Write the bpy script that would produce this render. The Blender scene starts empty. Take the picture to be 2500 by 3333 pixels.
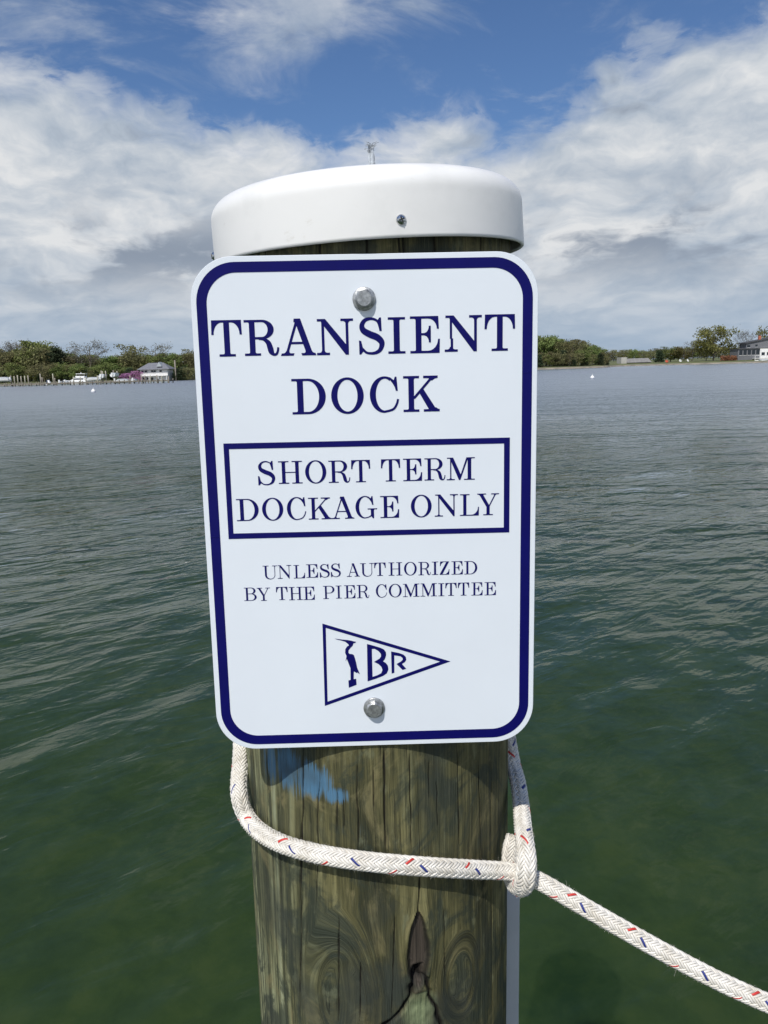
import bpy, bmesh, math, random
import numpy as np
from mathutils import Matrix, Vector
from mathutils.geometry import delaunay_2d_cdt

# ------------------------------------------------------------------ camera
SC = bpy.context.scene
COL = SC.collection
R = math.radians
FPX, CXP, CYP, CAMH = 2500.0, 1250.0, 1666.5, 2.4
ROLL = R(1.7)
PITCH = math.atan((CYP - 1198.0) / FPX * math.cos(ROLL))


def rotx(a):
    c, s = math.cos(a), math.sin(a)
    return np.array([[1, 0, 0], [0, c, -s], [0, s, c]])


def roty(a):
    c, s = math.cos(a), math.sin(a)
    return np.array([[c, 0, s], [0, 1, 0], [-s, 0, c]])


def rotz(a):
    c, s = math.cos(a), math.sin(a)
    return np.array([[c, -s, 0], [s, c, 0], [0, 0, 1]])


CAMR = rotx(math.pi / 2 - PITCH) @ rotz(-ROLL)
CAMP = np.array([0.0, 0.0, CAMH])
cam_data = bpy.data.cameras.new('camera')
cam = bpy.data.objects.new('camera', cam_data)
COL.objects.link(cam)
cam.matrix_world = Matrix.Translation((0, 0, CAMH)) @ Matrix(CAMR.tolist()).to_4x4()
cam_data.sensor_fit = 'VERTICAL'
cam_data.sensor_height = 32.0
cam_data.lens = 32.0 * FPX / 3333.0
cam_data.clip_start = 0.02
cam_data.clip_end = 30000
SC.camera = cam

# ------------------------------------------------------------------ light
SUN_EL, SUN_AZ = R(53), R(202)          # azimuth clockwise from +Y
SUN_DIR = Vector((math.sin(SUN_AZ) * math.cos(SUN_EL), math.cos(SUN_AZ) * math.cos(SUN_EL), math.sin(SUN_EL)))
sun_data = bpy.data.lights.new('sun', 'SUN')
sun_data.energy = 4.1
sun_data.angle = R(0.53)
sun_data.color = (1.0, 0.955, 0.88)
sun = bpy.data.objects.new('sun', sun_data)
COL.objects.link(sun)
sun.rotation_euler = SUN_DIR.to_track_quat('Z', 'Y').to_euler()
sun.location = (-3, -6, 12)
SC.view_settings.view_transform = 'Standard'
SC.view_settings.look = 'None'
SC.view_settings.exposure = 0.0
SC.view_settings.gamma = 1.0
SC.view_settings.use_curve_mapping = False
SC.render.engine = 'CYCLES'
SC.cycles.use_denoising = True
SC.cycles.max_bounces = 5
SC.cycles.transparent_max_bounces = 6


# ------------------------------------------------------------------ node helpers
class NT:
    def __init__(self, tree):
        self.t = tree

    def n(self, typ, ins=None, **props):
        nd = self.t.nodes.new(typ)
        for k, v in props.items():
            setattr(nd, k, v)
        for k, v in (ins or {}).items():
            self.put(nd.inputs[k], v)
        return nd

    def put(self, sock, v):
        if isinstance(v, bpy.types.NodeSocket):
            self.t.links.new(v, sock)
        elif isinstance(v, bpy.types.Node):
            self.t.links.new(v.outputs[0], sock)
        else:
            sock.default_value = v

    def math(self, op, a, b=0.0, c=0.0, clamp=False):
        nd = self.t.nodes.new('ShaderNodeMath')
        nd.operation = op
        nd.use_clamp = clamp
        for i, v in enumerate((a, b, c)):
            self.put(nd.inputs[i], v)
        return nd.outputs[0]

    def ss(self, v, lo, hi):               # smoothstep, lo may exceed hi
        nd = self.t.nodes.new('ShaderNodeMapRange')
        nd.interpolation_type = 'SMOOTHSTEP'
        self.put(nd.inputs['Value'], v)
        if (not isinstance(lo, (int, float))) or (not isinstance(hi, (int, float))) or lo < hi:
            self.put(nd.inputs['From Min'], lo)
            self.put(nd.inputs['From Max'], hi)
        else:
            self.put(nd.inputs['From Min'], hi)
            self.put(nd.inputs['From Max'], lo)
            nd.inputs['To Min'].default_value = 1.0
            nd.inputs['To Max'].default_value = 0.0
        return nd.outputs[0]

    def mix(self, f, a, b, blend='MIX'):
        nd = self.t.nodes.new('ShaderNodeMix')
        nd.data_type = 'RGBA'
        nd.blend_type = blend
        self.put(nd.inputs[0], f)
        self.put(nd.inputs[6], a if not isinstance(a, tuple) else (*a[:3], 1))
        self.put(nd.inputs[7], b if not isinstance(b, tuple) else (*b[:3], 1))
        return nd.outputs[2]

    def noise(self, vec, scale, detail=4.0, rough=0.5, dist=0.0, dims='3D'):
        nd = self.t.nodes.new('ShaderNodeTexNoise')
        nd.noise_dimensions = dims
        if vec is not None:
            self.put(nd.inputs['Vector'], vec)
        nd.inputs['Scale'].default_value = scale
        nd.inputs['Detail'].default_value = detail
        nd.inputs['Roughness'].default_value = rough
        nd.inputs['Distortion'].default_value = dist
        return nd.outputs['Fac']

    def mapping(self, vec, scale=(1, 1, 1), rot=(0, 0, 0), loc=(0, 0, 0)):
        nd = self.t.nodes.new('ShaderNodeMapping')
        self.put(nd.inputs['Vector'], vec)
        nd.inputs['Scale'].default_value = scale
        nd.inputs['Rotation'].default_value = rot
        nd.inputs['Location'].default_value = loc
        return nd.outputs[0]

    def ramp(self, f, stops):
        nd = self.t.nodes.new('ShaderNodeValToRGB')
        el = nd.color_ramp.elements
        while len(el) < len(stops):
            el.new(0.5)
        for e, (p, c) in zip(el, stops):
            e.position = p
            e.color = (*c[:3], 1)
        self.put(nd.inputs[0], f)
        return nd.outputs[0]

    def comb(self, x, y, z=0.0):
        nd = self.t.nodes.new('ShaderNodeCombineXYZ')
        for i, v in enumerate((x, y, z)):
            self.put(nd.inputs[i], v)
        return nd.outputs[0]


# ------------------------------------------------------------------ world: sky with a cloud bank
W = bpy.data.worlds.new('World')
SC.world = W
W.use_nodes = True
W.node_tree.nodes.clear()
w = NT(W.node_tree)
sky = w.n('ShaderNodeTexSky', sky_type='NISHITA', sun_disc=False)
sky.sun_elevation = SUN_EL
sky.sun_rotation = SUN_AZ
sky.air_density = 1.0
sky.dust_density = 0.4
sky.ozone_density = 1.6
tc = w.n('ShaderNodeTexCoord')
sep = w.n('ShaderNodeSeparateXYZ', {0: tc.outputs['Generated']})
DX, DY, DZ = sep.outputs
azd = w.math('MULTIPLY', w.math('ARCTAN2', DX, DY), 57.2958)          # degrees, 0 = +Y, right positive
eld = w.math('MULTIPLY', w.math('ARCSINE', DZ), 57.2958)
# perspective-like cloud coordinates: flatter towards the horizon
elw = w.math('POWER', w.math('MAXIMUM', eld, 0.01), 0.72)
P0 = w.comb(w.math('MULTIPLY', azd, 0.06), w.math('MULTIPLY', elw, 0.30), 0.0)
warpn = w.n('ShaderNodeTexNoise', {'Vector': P0, 'Scale': 2.2, 'Detail': 3.0})
wv = w.n('ShaderNodeVectorMath', {0: warpn.outputs['Color'], 1: (0.5, 0.5, 0.5)}, operation='SUBTRACT')
ws = w.n('ShaderNodeVectorMath', {0: wv.outputs[0], 'Scale': 0.35}, operation='SCALE')
P1 = w.n('ShaderNodeVectorMath', {0: P0, 1: ws.outputs[0]}, operation='ADD').outputs[0]
big = w.noise(P1, 1.3, 7.0, 0.56)
med = w.noise(w.mapping(P1, loc=(3.1, 7.7, 0)), 3.0, 6.0, 0.58)
soft = w.noise(w.mapping(P1, loc=(3.1, 7.7, 0)), 1.9, 7.0, 0.55)
fine = w.noise(w.mapping(P1, scale=(1, 1.6, 1), loc=(9.1, 1.7, 2)), 7.5, 6.0, 0.6)
# cloud bank: covers everything below an edge that rises to both sides
az26 = w.math('DIVIDE', azd, 26.0)
edge = w.math('ADD', 15.6, w.math('MULTIPLY', 4.6, w.math('MINIMUM', w.math('MULTIPLY', az26, az26), 1.6)))
edge = w.math('ADD', edge, w.math('MULTIPLY', w.math('SUBTRACT', big, 0.5), 15.0))
edge = w.math('ADD', edge, w.math('MULTIPLY', w.math('SUBTRACT', med, 0.5), 7.0))
dlt = w.math('SUBTRACT', edge, eld)
bank = w.ss(dlt, -1.8, 3.4)
# wisps above the bank
P2 = w.mapping(w.comb(azd, eld, 0.0), scale=(0.045, 0.16, 1), rot=(0, 0, R(-9)))
wis = w.noise(P2, 1.5, 9.0, 0.62, 0.7)
wis2 = w.noise(w.mapping(w.comb(azd, eld, 0.0), scale=(0.03, 0.06, 1), loc=(4, 2.3, 0)), 1.6, 4.0, 0.5)
patch = w.math('POWER', 2.718, w.math('MULTIPLY', -1.0, w.math('ADD', w.math('POWER', w.math('DIVIDE', w.math('ADD', azd, 5.0), 11.0), 2.0), w.math('POWER', w.math('DIVIDE', w.math('SUBTRACT', eld, 22.3), 2.6), 2.0))))
wamt = w.math('ADD', w.math('MULTIPLY', patch, 0.33), w.math('MULTIPLY', w.math('SUBTRACT', wis2, 0.5), 0.35))
wisp = w.ss(w.math('ADD', wis, wamt), 0.52, 0.84)
wisp = w.math('MULTIPLY', wisp, 0.72)
cover = w.math('MAXIMUM', w.math('MULTIPLY', bank, w.ss(w.math('ADD', fine, w.math('MULTIPLY', bank, 0.5)), 0.42, 0.72)), wisp)
# brightness inside the bank: white heads, grey undersides
under = w.math('SUBTRACT', w.noise(w.mapping(P1, loc=(3.1, 7.80, 0)), 1.9, 7.0, 0.55), soft)   # lit from above
tone = w.math('ADD', w.math('ADD', w.math('MULTIPLY', soft, 0.55), w.math('MULTIPLY', fine, 0.24)), w.math('MULTIPLY', under, -0.70))
tone = w.math('ADD', tone, w.math('MULTIPLY', w.math('SUBTRACT', big, 0.5), -0.55))
ccol = w.ramp(tone, [(0.12, (3.0, 3.5, 4.3)), (0.27, (4.3, 4.95, 5.8)), (0.40, (5.7, 6.15, 6.7)), (0.54, (7.5, 7.65, 7.8))])
gmask = w.ss(w.math('ADD', w.math('MULTIPLY', w.noise(w.mapping(P1, loc=(1.3, 4.2, 0)), 1.5, 6.0, 0.55), 0.8), w.math('MULTIPLY', fine, 0.2)), 0.44, 0.56)
gband = w.math('POWER', 2.718, w.math('MULTIPLY', -1.0, w.math('POWER', w.math('DIVIDE', w.math('SUBTRACT', eld, 8.2), 2.6), 2.0)))
ccol = w.mix(w.math('MULTIPLY', w.math('MULTIPLY', gmask, gband), 0.95), ccol, (2.6, 3.1, 3.9))
hzn = w.ss(eld, 8.5, 0.0)
ccol = w.mix(w.math('MULTIPLY', hzn, 0.75), ccol, (3.2, 4.25, 5.6))
skyc = w.mix(1.0, sky.outputs[0], (0.60, 0.76, 0.98), 'MULTIPLY')
allc = w.mix(cover, skyc, ccol)
allc = w.mix(w.ss(eld, 0.0, -2.0), allc, (2.0, 2.4, 2.4))
bg = w.n('ShaderNodeBackground', {'Color': allc, 'Strength': 0.1})
wo = w.n('ShaderNodeOutputWorld', {'Surface': bg.outputs[0]})


# ------------------------------------------------------------------ materials
def pmat(name, col=(0.5, 0.5, 0.5), rough=0.6, metal=0.0, var=0.0, vscale=8.0, bump=0.0, bscale=60.0, spec=0.5, objvar=0.0, coords='Object'):
    m = bpy.data.materials.new(name)
    m.use_nodes = True
    t = NT(m.node_tree)
    b = m.node_tree.nodes['Principled BSDF']
    b.inputs['Roughness'].default_value = rough
    b.inputs['Metallic'].default_value = metal
    b.inputs['Specular IOR Level'].default_value = spec
    tcn = t.n('ShaderNodeTexCoord')
    c = (*col, 1)
    out = None
    if var > 0:
        f = t.noise(tcn.outputs[coords], vscale, 5.0, 0.6)
        lo = tuple(max(0, x * (1 - var)) for x in col)
        hi = tuple(min(1, x * (1 + var)) for x in col)
        out = t.ramp(f, [(0.3, lo), (0.7, hi)])
    if objvar > 0:
        oi = t.n('ShaderNodeObjectInfo')
        hs = t.n('ShaderNodeHueSaturation', {'Hue': t.math('ADD', 0.5 - objvar * 0.12, t.math('MULTIPLY', oi.outputs['Random'], objvar * 0.24)),
                                             'Value': t.math('ADD', 1 - objvar, t.math('MULTIPLY', oi.outputs['Random'], 2 * objvar))})
        t.put(hs.inputs['Color'], out if out is not None else c)
        out = hs.outputs[0]
    if out is not None:
        t.put(b.inputs['Base Color'], out)
    else:
        b.inputs['Base Color'].default_value = c
    if bump > 0:
        bn = t.n('ShaderNodeBump', {'Height': t.noise(tcn.outputs[coords], bscale, 4.0), 'Distance': bump})
        t.put(b.inputs['Normal'], bn.outputs[0])
    return m


# ------------------------------------------------------------------ object helpers
def mesh_obj(name, verts, faces, mat=None, parent=None, smooth=False, mats=None, fmat=None):
    me = bpy.data.meshes.new(name)
    me.from_pydata([tuple(v) for v in verts], [], [tuple(f) for f in faces])
    if mat is not None:
        me.materials.append(mat)
    for m in (mats or []):
        me.materials.append(m)
    if fmat is not None:
        me.polygons.foreach_set('material_index', np.asarray(fmat, dtype=np.int32))
    if smooth:
        me.polygons.foreach_set('use_smooth', np.ones(len(me.polygons), dtype=bool))
    me.update()
    o = bpy.data.objects.new(name, me)
    COL.objects.link(o)
    o.parent = parent
    return o


def np_mesh(name, V, Q, mat=None, parent=None, smooth=True, mats=None, fmat=None):
    """fast quad mesh from numpy arrays"""
    V = np.asarray(V, dtype=np.float32)
    Q = np.asarray(Q, dtype=np.int32)
    k = Q.shape[1]
    me = bpy.data.meshes.new(name)
    me.vertices.add(len(V))
    me.vertices.foreach_set('co', V.ravel())
    me.loops.add(Q.size)
    me.loops.foreach_set('vertex_index', Q.ravel())
    me.polygons.add(len(Q))
    me.polygons.foreach_set('loop_start', np.arange(0, Q.size, k, dtype=np.int32))
    me.polygons.foreach_set('loop_total', np.full(len(Q), k, dtype=np.int32))
    for m in ([mat] if mat else []) + (mats or []):
        me.materials.append(m)
    if fmat is not None:
        me.polygons.foreach_set('material_index', np.asarray(fmat, dtype=np.int32))
    me.polygons.foreach_set('use_smooth', np.full(len(Q), smooth, dtype=bool))
    me.update(calc_edges=True)
    me.validate()
    o = bpy.data.objects.new(name, me)
    COL.objects.link(o)
    o.parent = parent
    return o


def tag(o, label=None, cat=None, group=None, kind=None):
    if label:
        o['label'] = label
    if cat:
        o['category'] = cat
    if group:
        o['group'] = group
    if kind:
        o['kind'] = kind
    return o


def empty(name, loc=(0, 0, 0), rz=0.0):
    o = bpy.data.objects.new(name, None)
    COL.objects.link(o)
    o.location = loc
    o.rotation_euler = (0, 0, rz)
    o.empty_display_size = 0.1
    return o


def copy_tree(o, parent=None):
    c = o.copy()
    COL.objects.link(c)
    c.parent = parent
    for ch in o.children:
        copy_tree(ch, c)
    return c


class MB:
    """collects boxes, tubes and prisms for one mesh"""
    def __init__(self):
        self.v, self.f = [], []

    def add(self, vs, fs):
        k = len(self.v)
        self.v += [tuple(x) for x in vs]
        self.f += [tuple(i + k for i in f) for f in fs]
        return self

    def box(self, x0, x1, y0, y1, z0, z1):
        vs = [(x, y, z) for z in (z0, z1) for y in (y0, y1) for x in (x0, x1)]
        return self.add(vs, [(0, 2, 3, 1), (4, 5, 7, 6), (0, 1, 5, 4), (2, 6, 7, 3), (0, 4, 6, 2), (1, 3, 7, 5)])

    def tube(self, pts, rad, n=8, cap=True):
        pts = [np.array(p, float) for p in pts]
        if not hasattr(rad, '__len__'):
            rad = [rad] * len(pts)
        k = len(self.v)
        for i, p in enumerate(pts):
            d = pts[min(i + 1, len(pts) - 1)] - pts[max(i - 1, 0)]
            d = d / (np.linalg.norm(d) + 1e-12)
            up = np.array([1.0, 0, 0]) if abs(d[0]) < 0.8 else np.array([0, 1.0, 0])
            a = np.cross(d, up)
            a /= np.linalg.norm(a)
            b = np.cross(d, a)
            for j in range(n):
                t = 2 * math.pi * j / n
                self.v.append(tuple(p + rad[i] * (math.cos(t) * a + math.sin(t) * b)))
        for i in range(len(pts) - 1):
            for j in range(n):
                self.f.append((k + i * n + j, k + i * n + (j + 1) % n, k + (i + 1) * n + (j + 1) % n, k + (i + 1) * n + j))
        if cap:
            self.f.append(tuple(k + j for j in range(n))[::-1])
            self.f.append(tuple(k + (len(pts) - 1) * n + j for j in range(n)))
        return self

    def lathe(self, prof, n=32, close=True):
        k = len(self.v)
        for r, z in prof:
            for j in range(n):
                t = 2 * math.pi * j / n
                self.v.append((r * math.cos(t), r * math.sin(t), z))
        for i in range(len(prof) - 1):
            for j in range(n):
                self.f.append((k + i * n + j, k + i * n + (j + 1) % n, k + (i + 1) * n + (j + 1) % n, k + (i + 1) * n + j))
        return self

    def build(self, name, mat, parent=None, smooth=False):
        return mesh_obj(name, self.v, self.f, mat, parent, smooth)


def ray(px, py):
    return CAMR @ np.array([(px - CXP) / FPX, -(py - CYP) / FPX, -1.0])


def at_depth(px, py, t):          # t = distance along the camera axis
    return CAMP + t * ray(px, py)


def at_y(px, py, Y):
    d = ray(px, py)
    return CAMP + d * (Y / d[1])


def hz(px):
    return 1198.0 - (px - 1250.0) * math.tan(ROLL)


def bgx(px, Y):                   # world x of a thing standing at world depth Y in image column px
    d = ray(px, hz(px) + 10)
    return Y * d[0] / d[1]


def bgz(px, py, Y):
    return at_y(px, py, Y)[2]


# value noise in numpy for carved relief
def vnoise(x, y, seed=0):
    xi, yi = np.floor(x).astype(np.int64), np.floor(y).astype(np.int64)
    xf, yf = x - xi, y - yi
    xf, yf = xf * xf * (3 - 2 * xf), yf * yf * (3 - 2 * yf)

    def h(a, b):
        k = (a * 374761393 + b * 668265263 + seed * 974634777) & 0x7fffffff
        k = (k ^ (k >> 13)) * 1274126177 & 0x7fffffff
        return ((k ^ (k >> 16)) & 0xffff) / 65535.0
    return (h(xi, yi) * (1 - xf) + h(xi + 1, yi) * xf) * (1 - yf) + (h(xi, yi + 1) * (1 - xf) + h(xi + 1, yi + 1) * xf) * yf


def fbm(x, y, seed=0, o=4):
    s, a, t = 0, 1.0, 0
    for i in range(o):
        s = s + a * vnoise(x * 2 ** i, y * 2 ** i, seed + i)
        t += a
        a *= 0.5
    return s / t


# ================================================================== WATER
def water_material():
    """clear-ish green water: sky mirrored by Fresnel, turbid green body, the bed showing through"""
    m = bpy.data.materials.new('water')
    m.use_nodes = True
    t = NT(m.node_tree)
    m.node_tree.nodes.remove(m.node_tree.nodes['Principled BSDF'])
    geo = t.n('ShaderNodeNewGeometry')
    pos = geo.outputs['Position']
    # ripples: open water is ruffled by the breeze, the lee of the dock is calmer
    wpos = t.mapping(pos, rot=(0, 0, R(-38)))
    r1 = t.noise(t.mapping(wpos, scale=(0.9, 2.1, 1)), 1.9, 3.0, 0.5, 0.5)
    r2 = t.noise(t.mapping(wpos, scale=(1.2, 2.1, 1), loc=(5, 2, 0)), 5.5, 2.0, 0.5, 0.5)
    r3 = t.noise(t.mapping(pos, scale=(0.5, 1.0, 1), rot=(0, 0, R(12)), loc=(5, 2, 0)), 0.8, 3.0, 0.55, 0.3)
    r4 = t.noise(t.mapping(pos, scale=(0.35, 1.0, 1), rot=(0, 0, R(8)), loc=(1, 2, 0)), 0.22, 4.0, 0.6, 0.3)
    hgt = t.math('ADD', t.math('ADD', t.math('MULTIPLY', r4, 0.30), t.math('MULTIPLY', r1, 0.055)), t.math('ADD', t.math('MULTIPLY', r2, 0.010), t.math('MULTIPLY', r3, 0.06)))
    bn = t.n('ShaderNodeBump', {'Height': t.math('MULTIPLY', hgt, t.math('ADD', 0.22, t.math('MULTIPLY', t.math('MULTIPLY', t.ss(t.n('ShaderNodeVectorMath', {0: pos}, operation='LENGTH').outputs['Value'], 2.5, 20.0), 1.35), t.math('SUBTRACT', 1.0, t.math('MULTIPLY', t.ss(t.n('ShaderNodeVectorMath', {0: pos}, operation='LENGTH').outputs['Value'], 28.0, 90.0), 0.6))))), 'Distance': 1.0, 'Strength': 1.0})
    fr = t.n('ShaderNodeFresnel', {'IOR': 1.333, 'Normal': bn.outputs[0]})
    gl = t.n('ShaderNodeBsdfGlossy', {'Color': (1, 1, 1, 1), 'Roughness': t.math('ADD', 0.015, t.math('MULTIPLY', t.ss(t.n('ShaderNodeVectorMath', {0: pos}, operation='LENGTH').outputs['Value'], 6.0, 48.0), 0.30)), 'Normal': bn.outputs[0]})
    n1 = t.noise(t.mapping(pos, scale=(1, 0.6, 1), rot=(0, 0, 0.5)), 0.7, 4.0, 0.6)
    col = t.ramp(n1, [(0.34, (0.036, 0.056, 0.026)), (0.66, (0.050, 0.068, 0.028))])
    df = t.n('ShaderNodeBsdfDiffuse', {'Color': col})
    tr = t.n('ShaderNodeBsdfTransparent', {'Color': (0.66, 0.80, 0.55, 1)})
    body = t.n('ShaderNodeMixShader', {0: 0.80, 1: df.outputs[0], 2: tr.outputs[0]})
    mx = t.n('ShaderNodeMixShader', {0: fr.outputs[0], 1: body.outputs[0], 2: gl.outputs[0]})
    t.put(m.node_tree.nodes['Material Output'].inputs['Surface'], mx.outputs[0])
    return m


def build_bed():
    """silty bottom with weed patches, about a metre down"""
    th = np.radians(np.arange(0, 360, 5.0))
    r = np.array([0.01, 0.5, 1, 2, 3, 4, 6, 9, 14, 22, 40, 90, 250, 900, 4000, 9000.0])
    TH, RR = np.meshgrid(th, r)
    X, Y = RR * np.sin(TH), RR * np.cos(TH)
    Z = -1.15 - 0.9 * np.clip((RR - 8) / 60, 0, 1) + 0.1 * (fbm(X * 0.8, Y * 0.8, 5, 3) - 0.5)
    n, k = TH.shape
    i, j = np.meshgrid(np.arange(n - 1), np.arange(k), indexing='ij')
    j2 = (j + 1) % k
    Q = np.stack([i * k + j, i * k + j2, (i + 1) * k + j2, (i + 1) * k + j], -1).reshape(-1, 4)
    m = bpy.data.materials.new('silty_bed')
    m.use_nodes = True
    t = NT(m.node_tree)
    b = m.node_tree.nodes['Principled BSDF']
    pos = t.n('ShaderNodeNewGeometry').outputs['Position']
    n1 = t.noise(pos, 1.5, 6.0, 0.62, 0.4)
    n2 = t.noise(t.mapping(pos, loc=(4, 9, 0)), 5.0, 5.0, 0.6, 0.5)
    f = t.math('ADD', t.math('MULTIPLY', n1, 0.6), t.math('MULTIPLY', n2, 0.4))
    t.put(b.inputs['Base Color'], t.ramp(f, [(0.38, (0.040, 0.064, 0.034)), (0.52, (0.066, 0.090, 0.046)), (0.62, (0.092, 0.108, 0.056))]))
    b.inputs['Roughness'].default_value = 1.0
    b.inputs['Specular IOR Level'].default_value = 0.0
    b.inputs['Subsurface Weight'].default_value = 1.0
    b.inputs['Subsurface Radius'].default_value = (0.3, 0.3, 0.3)
    b.inputs['Subsurface Scale'].default_value = 1.0
    b.subsurface_method = 'BURLEY'
    tag(np_mesh('bay_bed', np.stack([X, Y, Z], -1).reshape(-1, 3), Q, m, smooth=True), kind='structure')


def build_water():
    fine = np.arange(-58, 58.001, 0.16)
    coarse = np.arange(62, 298, 4.0)
    th = np.radians(np.concatenate([fine, coarse]))
    r = [0.02, 0.25, 0.5, 0.75, 1.0]
    while r[-1] < 420:
        r.append(r[-1] * 1.0125)
    while r[-1] < 9000:
        r.append(r[-1] * 1.3)
    r = np.array(r)
    TH, RR = np.meshgrid(th, r)
    X, Y = RR * np.sin(TH), RR * np.cos(TH)
    Z = np.zeros_like(X)
    rng = np.random.default_rng(5)
    front = (np.abs(np.where(TH > math.pi, TH - 2 * math.pi, TH)) < R(59)).astype(float)
    for lam, amp, cnt in ((2.6, 0.006, 4), (1.25, 0.0058, 6), (0.62, 0.0050, 9), (0.33, 0.0030, 10), (0.2, 0.0014, 9)):
        fade = np.clip((lam / (0.05 * RR) - 1.0) * 0.7, 0, 1)
        for _ in range(cnt):
            a = R(-38) + rng.normal() * (0.36 if lam > 0.7 else 0.6)            # direction the wave travels, from +Y
            l = lam * rng.uniform(0.75, 1.3)
            ph = rng.uniform(0, 6.28)
            u = X * math.sin(a) + Y * math.cos(a)
            vv = X * math.cos(a) - Y * math.sin(a)
            env = 0.35 + 1.3 * vnoise(u / (l * 3.2) + ph, vv / (l * 5.0) - ph, int(ph * 100))
            q = 2 * math.pi * u / l + ph + 1.2 * vnoise(u / (2 * l), vv / (2.5 * l), 7)
            Z += fade * amp * env * (np.exp(np.sin(q) * 0.9) - 1.2) * 1.5 / math.sqrt(cnt)
    Z *= front * 0.78
    n, k = len(r), len(th)
    V = np.stack([X, Y, Z], -1).reshape(-1, 3)
    i, j = np.meshgrid(np.arange(n - 1), np.arange(k), indexing='ij')
    j2 = (j + 1) % k
    Q = np.stack([i * k + j, i * k + j2, (i + 1) * k + j2, (i + 1) * k + j], -1).reshape(-1, 4)
    o = np_mesh('water', V, Q, water_material(), smooth=True)
    tag(o, kind='structure')


build_water()
build_bed()

# ================================================================== SHORES
SHORE = [(-60, 300), (-32, 292), (-26, 292), (-17, 296), (-13.5, 310), (-12, 430), (-8, 480), (6, 470), (9.5, 330), (11, 304), (14, 306), (16, 318), (17, 350), (18.5, 350), (20, 344), (23, 326), (27, 308), (60, 300)]


def shore_r(a):
    return np.interp(a, [s[0] for s in SHORE], [s[1] for s in SHORE])


def land_z(x, y):
    a = math.degrees(math.atan2(x, y))
    t = y - shore_r(a)
    return float(np.interp(t, [-4, 0, 2.5, 10, 60, 600, 1500], [-0.8, 0.05, 0.75, 1.1, 1.6, 3.0, 4.0]))


def build_land():
    ths = np.arange(-60, 60.01, 0.25)
    offs = np.array([-4, 0, 1, 2.5, 5, 10, 20, 40, 80, 160, 400, 900, 2500.0])
    V, Q = [], []
    for a in ths:
        for t in offs:
            y = shore_r(a) + t + 1.2 * (vnoise(np.array([a * 1.7]), np.array([0.0]), 3)[0] - 0.5) * 2
            x = y * math.tan(R(a))
            z = float(np.interp(t, [-4, 0, 2.5, 10, 60, 600, 2500], [-0.8, 0.05, 0.75, 1.1, 1.6, 3.0, 5.0]))
            z += (vnoise(np.array([x / 9]), np.array([y / 9]), 4)[0] - 0.5) * (0.3 if t > 0 else 0)
            V.append((x, y, z))
    k = len(offs)
    for i in range(len(ths) - 1):
        for j in range(k - 1):
            Q.append((i * k + j, (i + 1) * k + j, (i + 1) * k + j + 1, i * k + j + 1))
    m = bpy.data.materials.new('shore_ground')
    m.use_nodes = True
    t = NT(m.node_tree)
    b = m.node_tree.nodes['Principled BSDF']
    b.inputs['Roughness'].default_value = 0.95
    geo = t.n('ShaderNodeNewGeometry')
    z = t.n('ShaderNodeSeparateXYZ', {0: geo.outputs['Position']}).outputs[2]
    nz = t.noise(geo.outputs['Position'], 0.25, 5.0, 0.6)
    grass = t.ramp(nz, [(0.3, (0.055, 0.075, 0.024)), (0.7, (0.15, 0.155, 0.06))])
    sand = t.ramp(nz, [(0.3, (0.13, 0.12, 0.095)), (0.7, (0.34, 0.30, 0.25))])
    t.put(b.inputs['Base Color'], t.mix(t.ss(t.math('ADD', z, t.math('MULTIPLY', nz, 0.5)), 0.7, 1.1), sand, grass))
    o = np_mesh('terrain', V, Q, m, smooth=True)
    tag(o, kind='structure')


build_land()

# ================================================================== SIGN
MAT_WHITE = pmat('sign_white', (0.68, 0.73, 0.79), 0.32, var=0.03, vscale=5.0, bump=0.00006, bscale=25.0)
MAT_BLUE = pmat('sign_blue_vinyl', (0.0022, 0.0022, 0.095), 0.42, var=0.10, vscale=30.0, bump=0.00003, bscale=160.0, spec=0.15)
MAT_STEEL = pmat('galvanised_steel', (0.40, 0.41, 0.41), 0.40, metal=0.85, var=0.4, vscale=260.0, bump=0.0003, bscale=420.0)
MAT_CHROME = pmat('stainless_screw', (0.62, 0.62, 0.62), 0.16, metal=1.0, var=0.1, vscale=300.0)
MAT_SLOT = pmat('screw_recess', (0.05, 0.05, 0.05), 0.5, metal=0.7)


def poly_area(p):
    return 0.5 * sum(p[i][0] * p[(i + 1) % len(p)][1] - p[(i + 1) % len(p)][0] * p[i][1] for i in range(len(p)))


def union_sheet(polys, z0, z1):
    """outline union of overlapping polygons as a thin raised sheet with edge walls"""
    vs, fs = [], []
    for p in polys:
        if abs(poly_area(p)) < 1e-12:
            continue
        if poly_area(p) < 0:
            p = p[::-1]
        k = len(vs)
        vs += [Vector((float(a), float(b))) for a, b in p]
        fs.append(list(range(k, k + len(p))))
    ov, oe, of, _, _, src = delaunay_2d_cdt(vs, [], fs, 0, 1e-7)
    tris = [f for f, s in zip(of, src) if len(s)]
    n = len(ov)
    V = [(p.x, -z1, p.y) for p in ov] + [(p.x, -z0, p.y) for p in ov]     # local y = into the scene
    F = [tuple(f) for f in tris]
    cnt = {}
    for f in tris:
        for i in range(len(f)):
            a, b = f[i], f[(i + 1) % len(f)]
            if (b, a) in cnt:
                cnt.pop((b, a))
            else:
                cnt[(a, b)] = 1
    F += [(b, a, a + n, b + n) for a, b in cnt]
    used = sorted({i for f in F for i in f})
    mp = {u: i for i, u in enumerate(used)}
    return [V[u] for u in used], [tuple(mp[i] for i in f) for f in F]


def arcp(cx, cy, rx, ry, a0, a1, n=20):
    return [(cx + rx * math.cos(R(a0 + (a1 - a0) * i / n)), cy + ry * math.sin(R(a0 + (a1 - a0) * i / n))) for i in range(n + 1)]


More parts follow.
